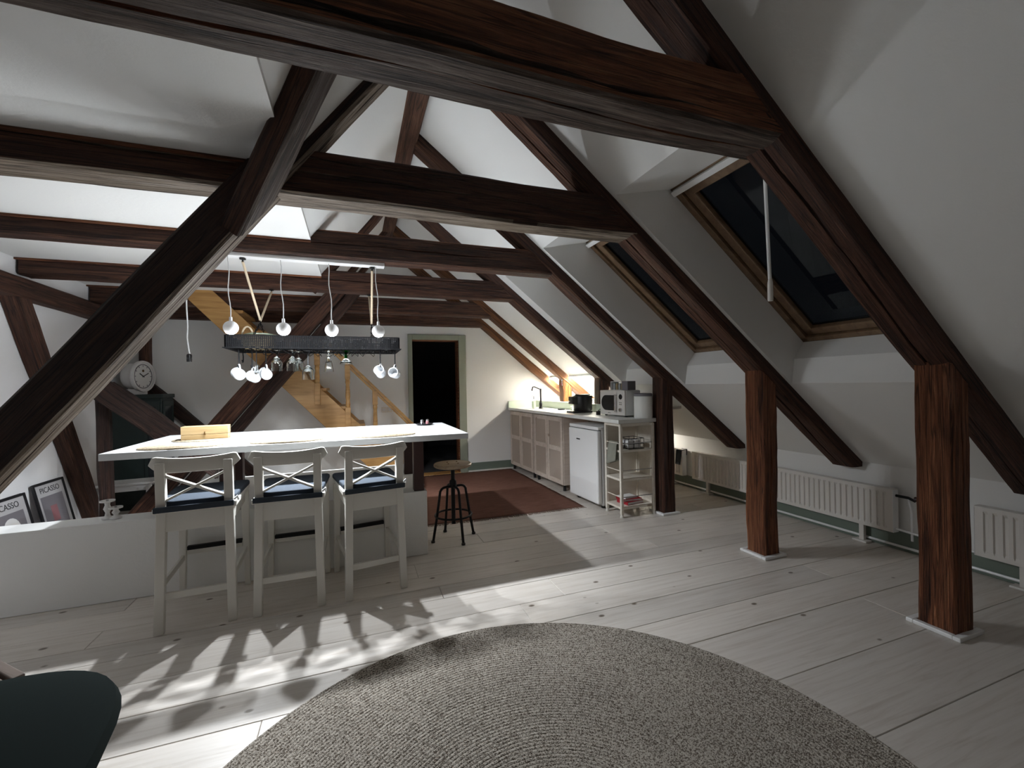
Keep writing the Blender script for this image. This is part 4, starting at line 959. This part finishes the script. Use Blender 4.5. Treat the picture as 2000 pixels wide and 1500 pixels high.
# framed posters leaning on the left wall
def text_mesh(s, size, m, parent, mx, name='lettering'):
    c = bpy.data.curves.new(name,'FONT'); c.body = s; c.size = size; c.align_x = 'CENTER'; c.extrude = .0004
    o = bpy.data.objects.new('tmp',c); COL.objects.link(o); bpy.context.view_layer.update()
    me = bpy.data.meshes.new_from_object(o.evaluated_get(bpy.context.evaluated_depsgraph_get())); bpy.data.objects.remove(o)
    me.transform(mx); me.materials.clear(); me.materials.append(M[m]); q = bpy.data.objects.new(name,me); COL.objects.link(q); q.parent = parent; return q
def poster(y, wd, label, pink):
    t = thing('framed_poster',label,'picture',(XL+.125,y,0.004),0,'framed posters leaning on the left wall')
    h = .50 if not pink else .53
    tilt = Matrix.Rotation(R_(-12),4,'Y')   # leans back to the wall (-x)
    f = MB()
    for a, b in (((0,-wd/2,0),(.016,-wd/2+.018,h)),((0,wd/2-.018,0),(.016,wd/2,h)),((0,-wd/2+.018,0),(.016,wd/2-.018,.018)),((0,-wd/2+.018,h-.018),(.016,wd/2-.018,h))): f.box(a,b,tilt)
    f.build('frame','picture_frame',t,.002)
    MB().box((.002,-wd/2+.018,.018),(.008,wd/2-.018,h-.018),tilt).build('print','poster_paper',t)
    MB().box((.008,-wd/2+.055,.06),(.0085,wd/2-.055,h-.115),tilt).build('picture_area','poster_grey',t)
    if pink: MB().box((.0085,-.05,.2),(.009,.03,.33),tilt).build('picture_shape','poster_pink',t)
    else: MB().lathe([(0,0),(.08,0),(.08,.0005),(0,.0005)],(0,0,0),18,tilt @ Matrix.Translation((.0086,.0,.27)) @ Matrix.Rotation(PI/2,4,'Y')).build('picture_shape','candle',t)
    text_mesh('PICASSO',.062,'ink',t,tilt @ Matrix.Translation((.0088,0,h-.085)) @ Matrix(((0,0,1,0),(1,0,0,0),(0,1,0,0),(0,0,0,1))))
poster(4.16,.40,'black framed grey poster nearer the left picture edge, leaning on the white wall',False); poster(4.64,.38,'black framed poster with a pinkish shape leaning on the white wall',True)

# ================================================================ RADIATORS AND PIPES
def radiator(y0, y1, label):
    t = thing('radiator',label,'radiator',(0,0,0),0,'white panel radiators along the knee wall')
    z0, z1, xf, xb = .135, .44, 3.615, 3.675
    n = int((y1-y0-.06)/.042); vs = []; fs = []
    pts = [(y0,0)]; p = (y1-y0-.06)/n
    pr = [(y0,0),(y0+.03,0)]
    for k in range(n):
        a = y0+.03+k*p; pr += [(a+p*.22,0),(a+p*.34,.011),(a+p*.66,.011),(a+p*.78,0)]
    pr += [(y1-.03,0),(y1,0)]
    rows_ = [(z0,0),(z0+.022,0),(z0+.04,1),(z1-.04,1),(z1-.022,0),(z1,0)]
    for z, k in rows_:
        for y, d in pr: vs.append((xf+d*k,y,z))
    L_ = len(pr)
    for a in range(len(rows_)-1):
        for b in range(L_-1): fs.append((a*L_+b,a*L_+b+1,(a+1)*L_+b+1,(a+1)*L_+b))
    o = MB().add(vs,fs).build('front_panel','radiator',t)
    bx((xf+.013,y0,z0),(xb-.004,y1,z1-.006),'rear_panel','radiator',t,.003)
    tg = MB().box((xf-.002,y0-.002,z1-.004),(xb,y1+.002,z1+.004))
    tg.build('top_grille','radiator',t,.001)
    bx((xf-.002,y0-.003,z0),(xb,y0,z1),'side_cover','white_gloss',t,.001); bx((xf-.002,y1,z0),(xb,y1+.003,z1),'side_cover','white_gloss',t,.001)
    for y in ((y0+.22,y1-.2) if y1-y0 > .8 else ((y0+y1)/2,)):
        lg = bx((xf+.018,y-.017,0),(xb-.012,y+.017,z0+.002),'foot','radiator',t,.003); bx((xf-.01,y-.05,0),(xb,y+.05,.014),'foot_plate','radiator',lg,.003)
    return t, z0, z1
r2_, z0, z1 = radiator(1.98,3.94,'long cream panel radiator behind the middle post'); radiator(.28,1.545,'cream panel radiator cut by the right picture edge'); radiator(4.10,4.5,'short cream panel radiator with dark towel behind the counter post')
VP = thing('radiator_valve','dark radiator valve and pipes beside the long radiator','valve',(0,0,0))
MB().tube([(3.645,1.975,.40),(3.645,1.90,.40),(3.645,1.86,.385)],.01,8).build('valve_body','black_metal',VP,smooth=True); MB().lathe([(0,0),(.017,.002),(.018,.03),(.012,.036),(0,.036)],(0,0,0),12,Matrix.Translation((3.645,1.865,.4)) @ Matrix.Rotation(PI/2,4,'X')).build('knob','bar_leg',VP)
MB().tube([(3.645,1.9,.39),(3.65,1.885,.3),(3.65,1.885,.1)],.008,8).build('riser','white_gloss',VP,smooth=True); MB().tube([(3.645,1.975,.16),(3.65,1.8,.15),(3.655,1.56,.14)],.008,8).build('low_pipe','white_gloss',VP,smooth=True)
tag(MB().tube([(3.68,-.5,.03),(3.68,1.4,.031),(3.68,3.0,.031),(3.68,4.6,.031),(3.68,6.0,.031)],.0095,8).build('heating_pipe','white_gloss',None,smooth=True),'white heating pipe running low along the green baseboard','pipe')
tw = MB(); vs = []; fs = []
for i in range(7):
    for k in range(13):
        u = i/6; v = k/12; s = -1 if v < .55 else 1; d = abs(v-.55)/.55
        vs.append((3.645+s*(.04+.003*math.sin(u*8))-.006*d, 4.09+.09*u*(1-.15*d)+.03*d*(s < 0), .452-.19*d*(1 if s < 0 else .5)))
for i in range(6):
    for k in range(12): fs.append((i*13+k,(i+1)*13+k,(i+1)*13+k+1,i*13+k+1))
q = tag(tw.add(vs,fs).build('dark_towel','navy',None,smooth=True),'dark blue towel hanging over the short radiator','towel'); md = q.modifiers.new('thick','SOLIDIFY'); md.thickness = .006

# ================================================================ ROUND RUG, ARMCHAIR, BOARD TABLE
RG = MB(); nr = 82; seg = 128; Rr = 1.165; prof = []
for k in range(nr):
    r0 = Rr*(k)/nr; r1 = Rr*(k+1)/nr; prof += [(r0+.001,.0100),(r0+(r1-r0)*.3,.0122),(r0+(r1-r0)*.7,.0122)]
prof += [(Rr,.009),(Rr+.002,.004),(Rr,0)]
RG.lathe([(0,.009)]+prof[1:],(0,0,0),seg)
o = RG.build('round_rug','rug',None,smooth=True); o.location = (.502,.962,0); tag(o,'large round braided grey brown rug in the foreground','rug')
AC = thing('armchair','dark green velvet chair at the lower left corner of the picture','armchair',(-1.01,1.175,0),R_(8))
def superell(a, b, z, n=48, e=2.9): return [(a*math.copysign(abs(math.cos(t))**(2/e),math.cos(t)), b*math.copysign(abs(math.sin(t))**(2/e),math.sin(t)), z) for t in [2*PI*k/n for k in range(n)]]
def loft(rings, name, m, parent):
    n = len(rings[0]); vs = [p for r in rings for p in r]; fs = [(i*n+j,i*n+(j+1) % n,(i+1)*n+(j+1) % n,(i+1)*n+j) for i in range(len(rings)-1) for j in range(n)]
    fs += [tuple(range(n))[::-1], tuple((len(rings)-1)*n+j for j in range(n))]
    return MB().add(vs,fs).build(name,m,parent,smooth=True)
loft([superell(.20,.18,.25),superell(.29,.27,.27),superell(.38,.36,.32),superell(.45,.44,.39),superell(.465,.455,.425),superell(.455,.445,.448),superell(.40,.39,.463),superell(.25,.24,.472),superell(.05,.05,.474)],'seat','green_fabric',AC)
br = []
for z, s, dx in ((.30,.9,0),(.40,1,-.01),(.60,1,-.05),(.78,.92,-.09),(.86,.75,-.11),(.88,.4,-.115)):
    br.append([(-.44+dx+x*.16*s, y*.46*s, z) for x, y, _ in superell(1,1,0,40,2.4)])
loft(br,'backrest','green_fabric',AC)
for x, y in ((.32,.30),(.32,-.30),(-.34,.30),(-.34,-.30)):
    sx_ = .04 if x > 0 else -.04; lg = MB().tube([(x+sx_*1.2,y*1.1,.0135 if x > 0 and y < 0 else 0),(x,y,.29)],[.016,.026],12).build('leg','cream_wood',AC,smooth=True); lg['label'] = 'pale wooden leg'
BT = thing('board_table','low brown slatted table with a black gap behind the dark green chair','table',(-.975,1.787,0),R_(-43.4))
for a, b in ((-.03,0),(-.15,-.042),(-.27,-.155)): bx((-.6,a,.355),(0,b,.38),'board','brown_board',BT,.003)
bx((-.56,-.25,.30),(-.03,-.012,.355),'underframe','ink',BT,0)
for x in (-.52,-.05):
    for y in (-.24,-.03): bx((x-.018,y-.018,0),(x+.018,y+.018,.30),'leg','brown_board',BT,.002)
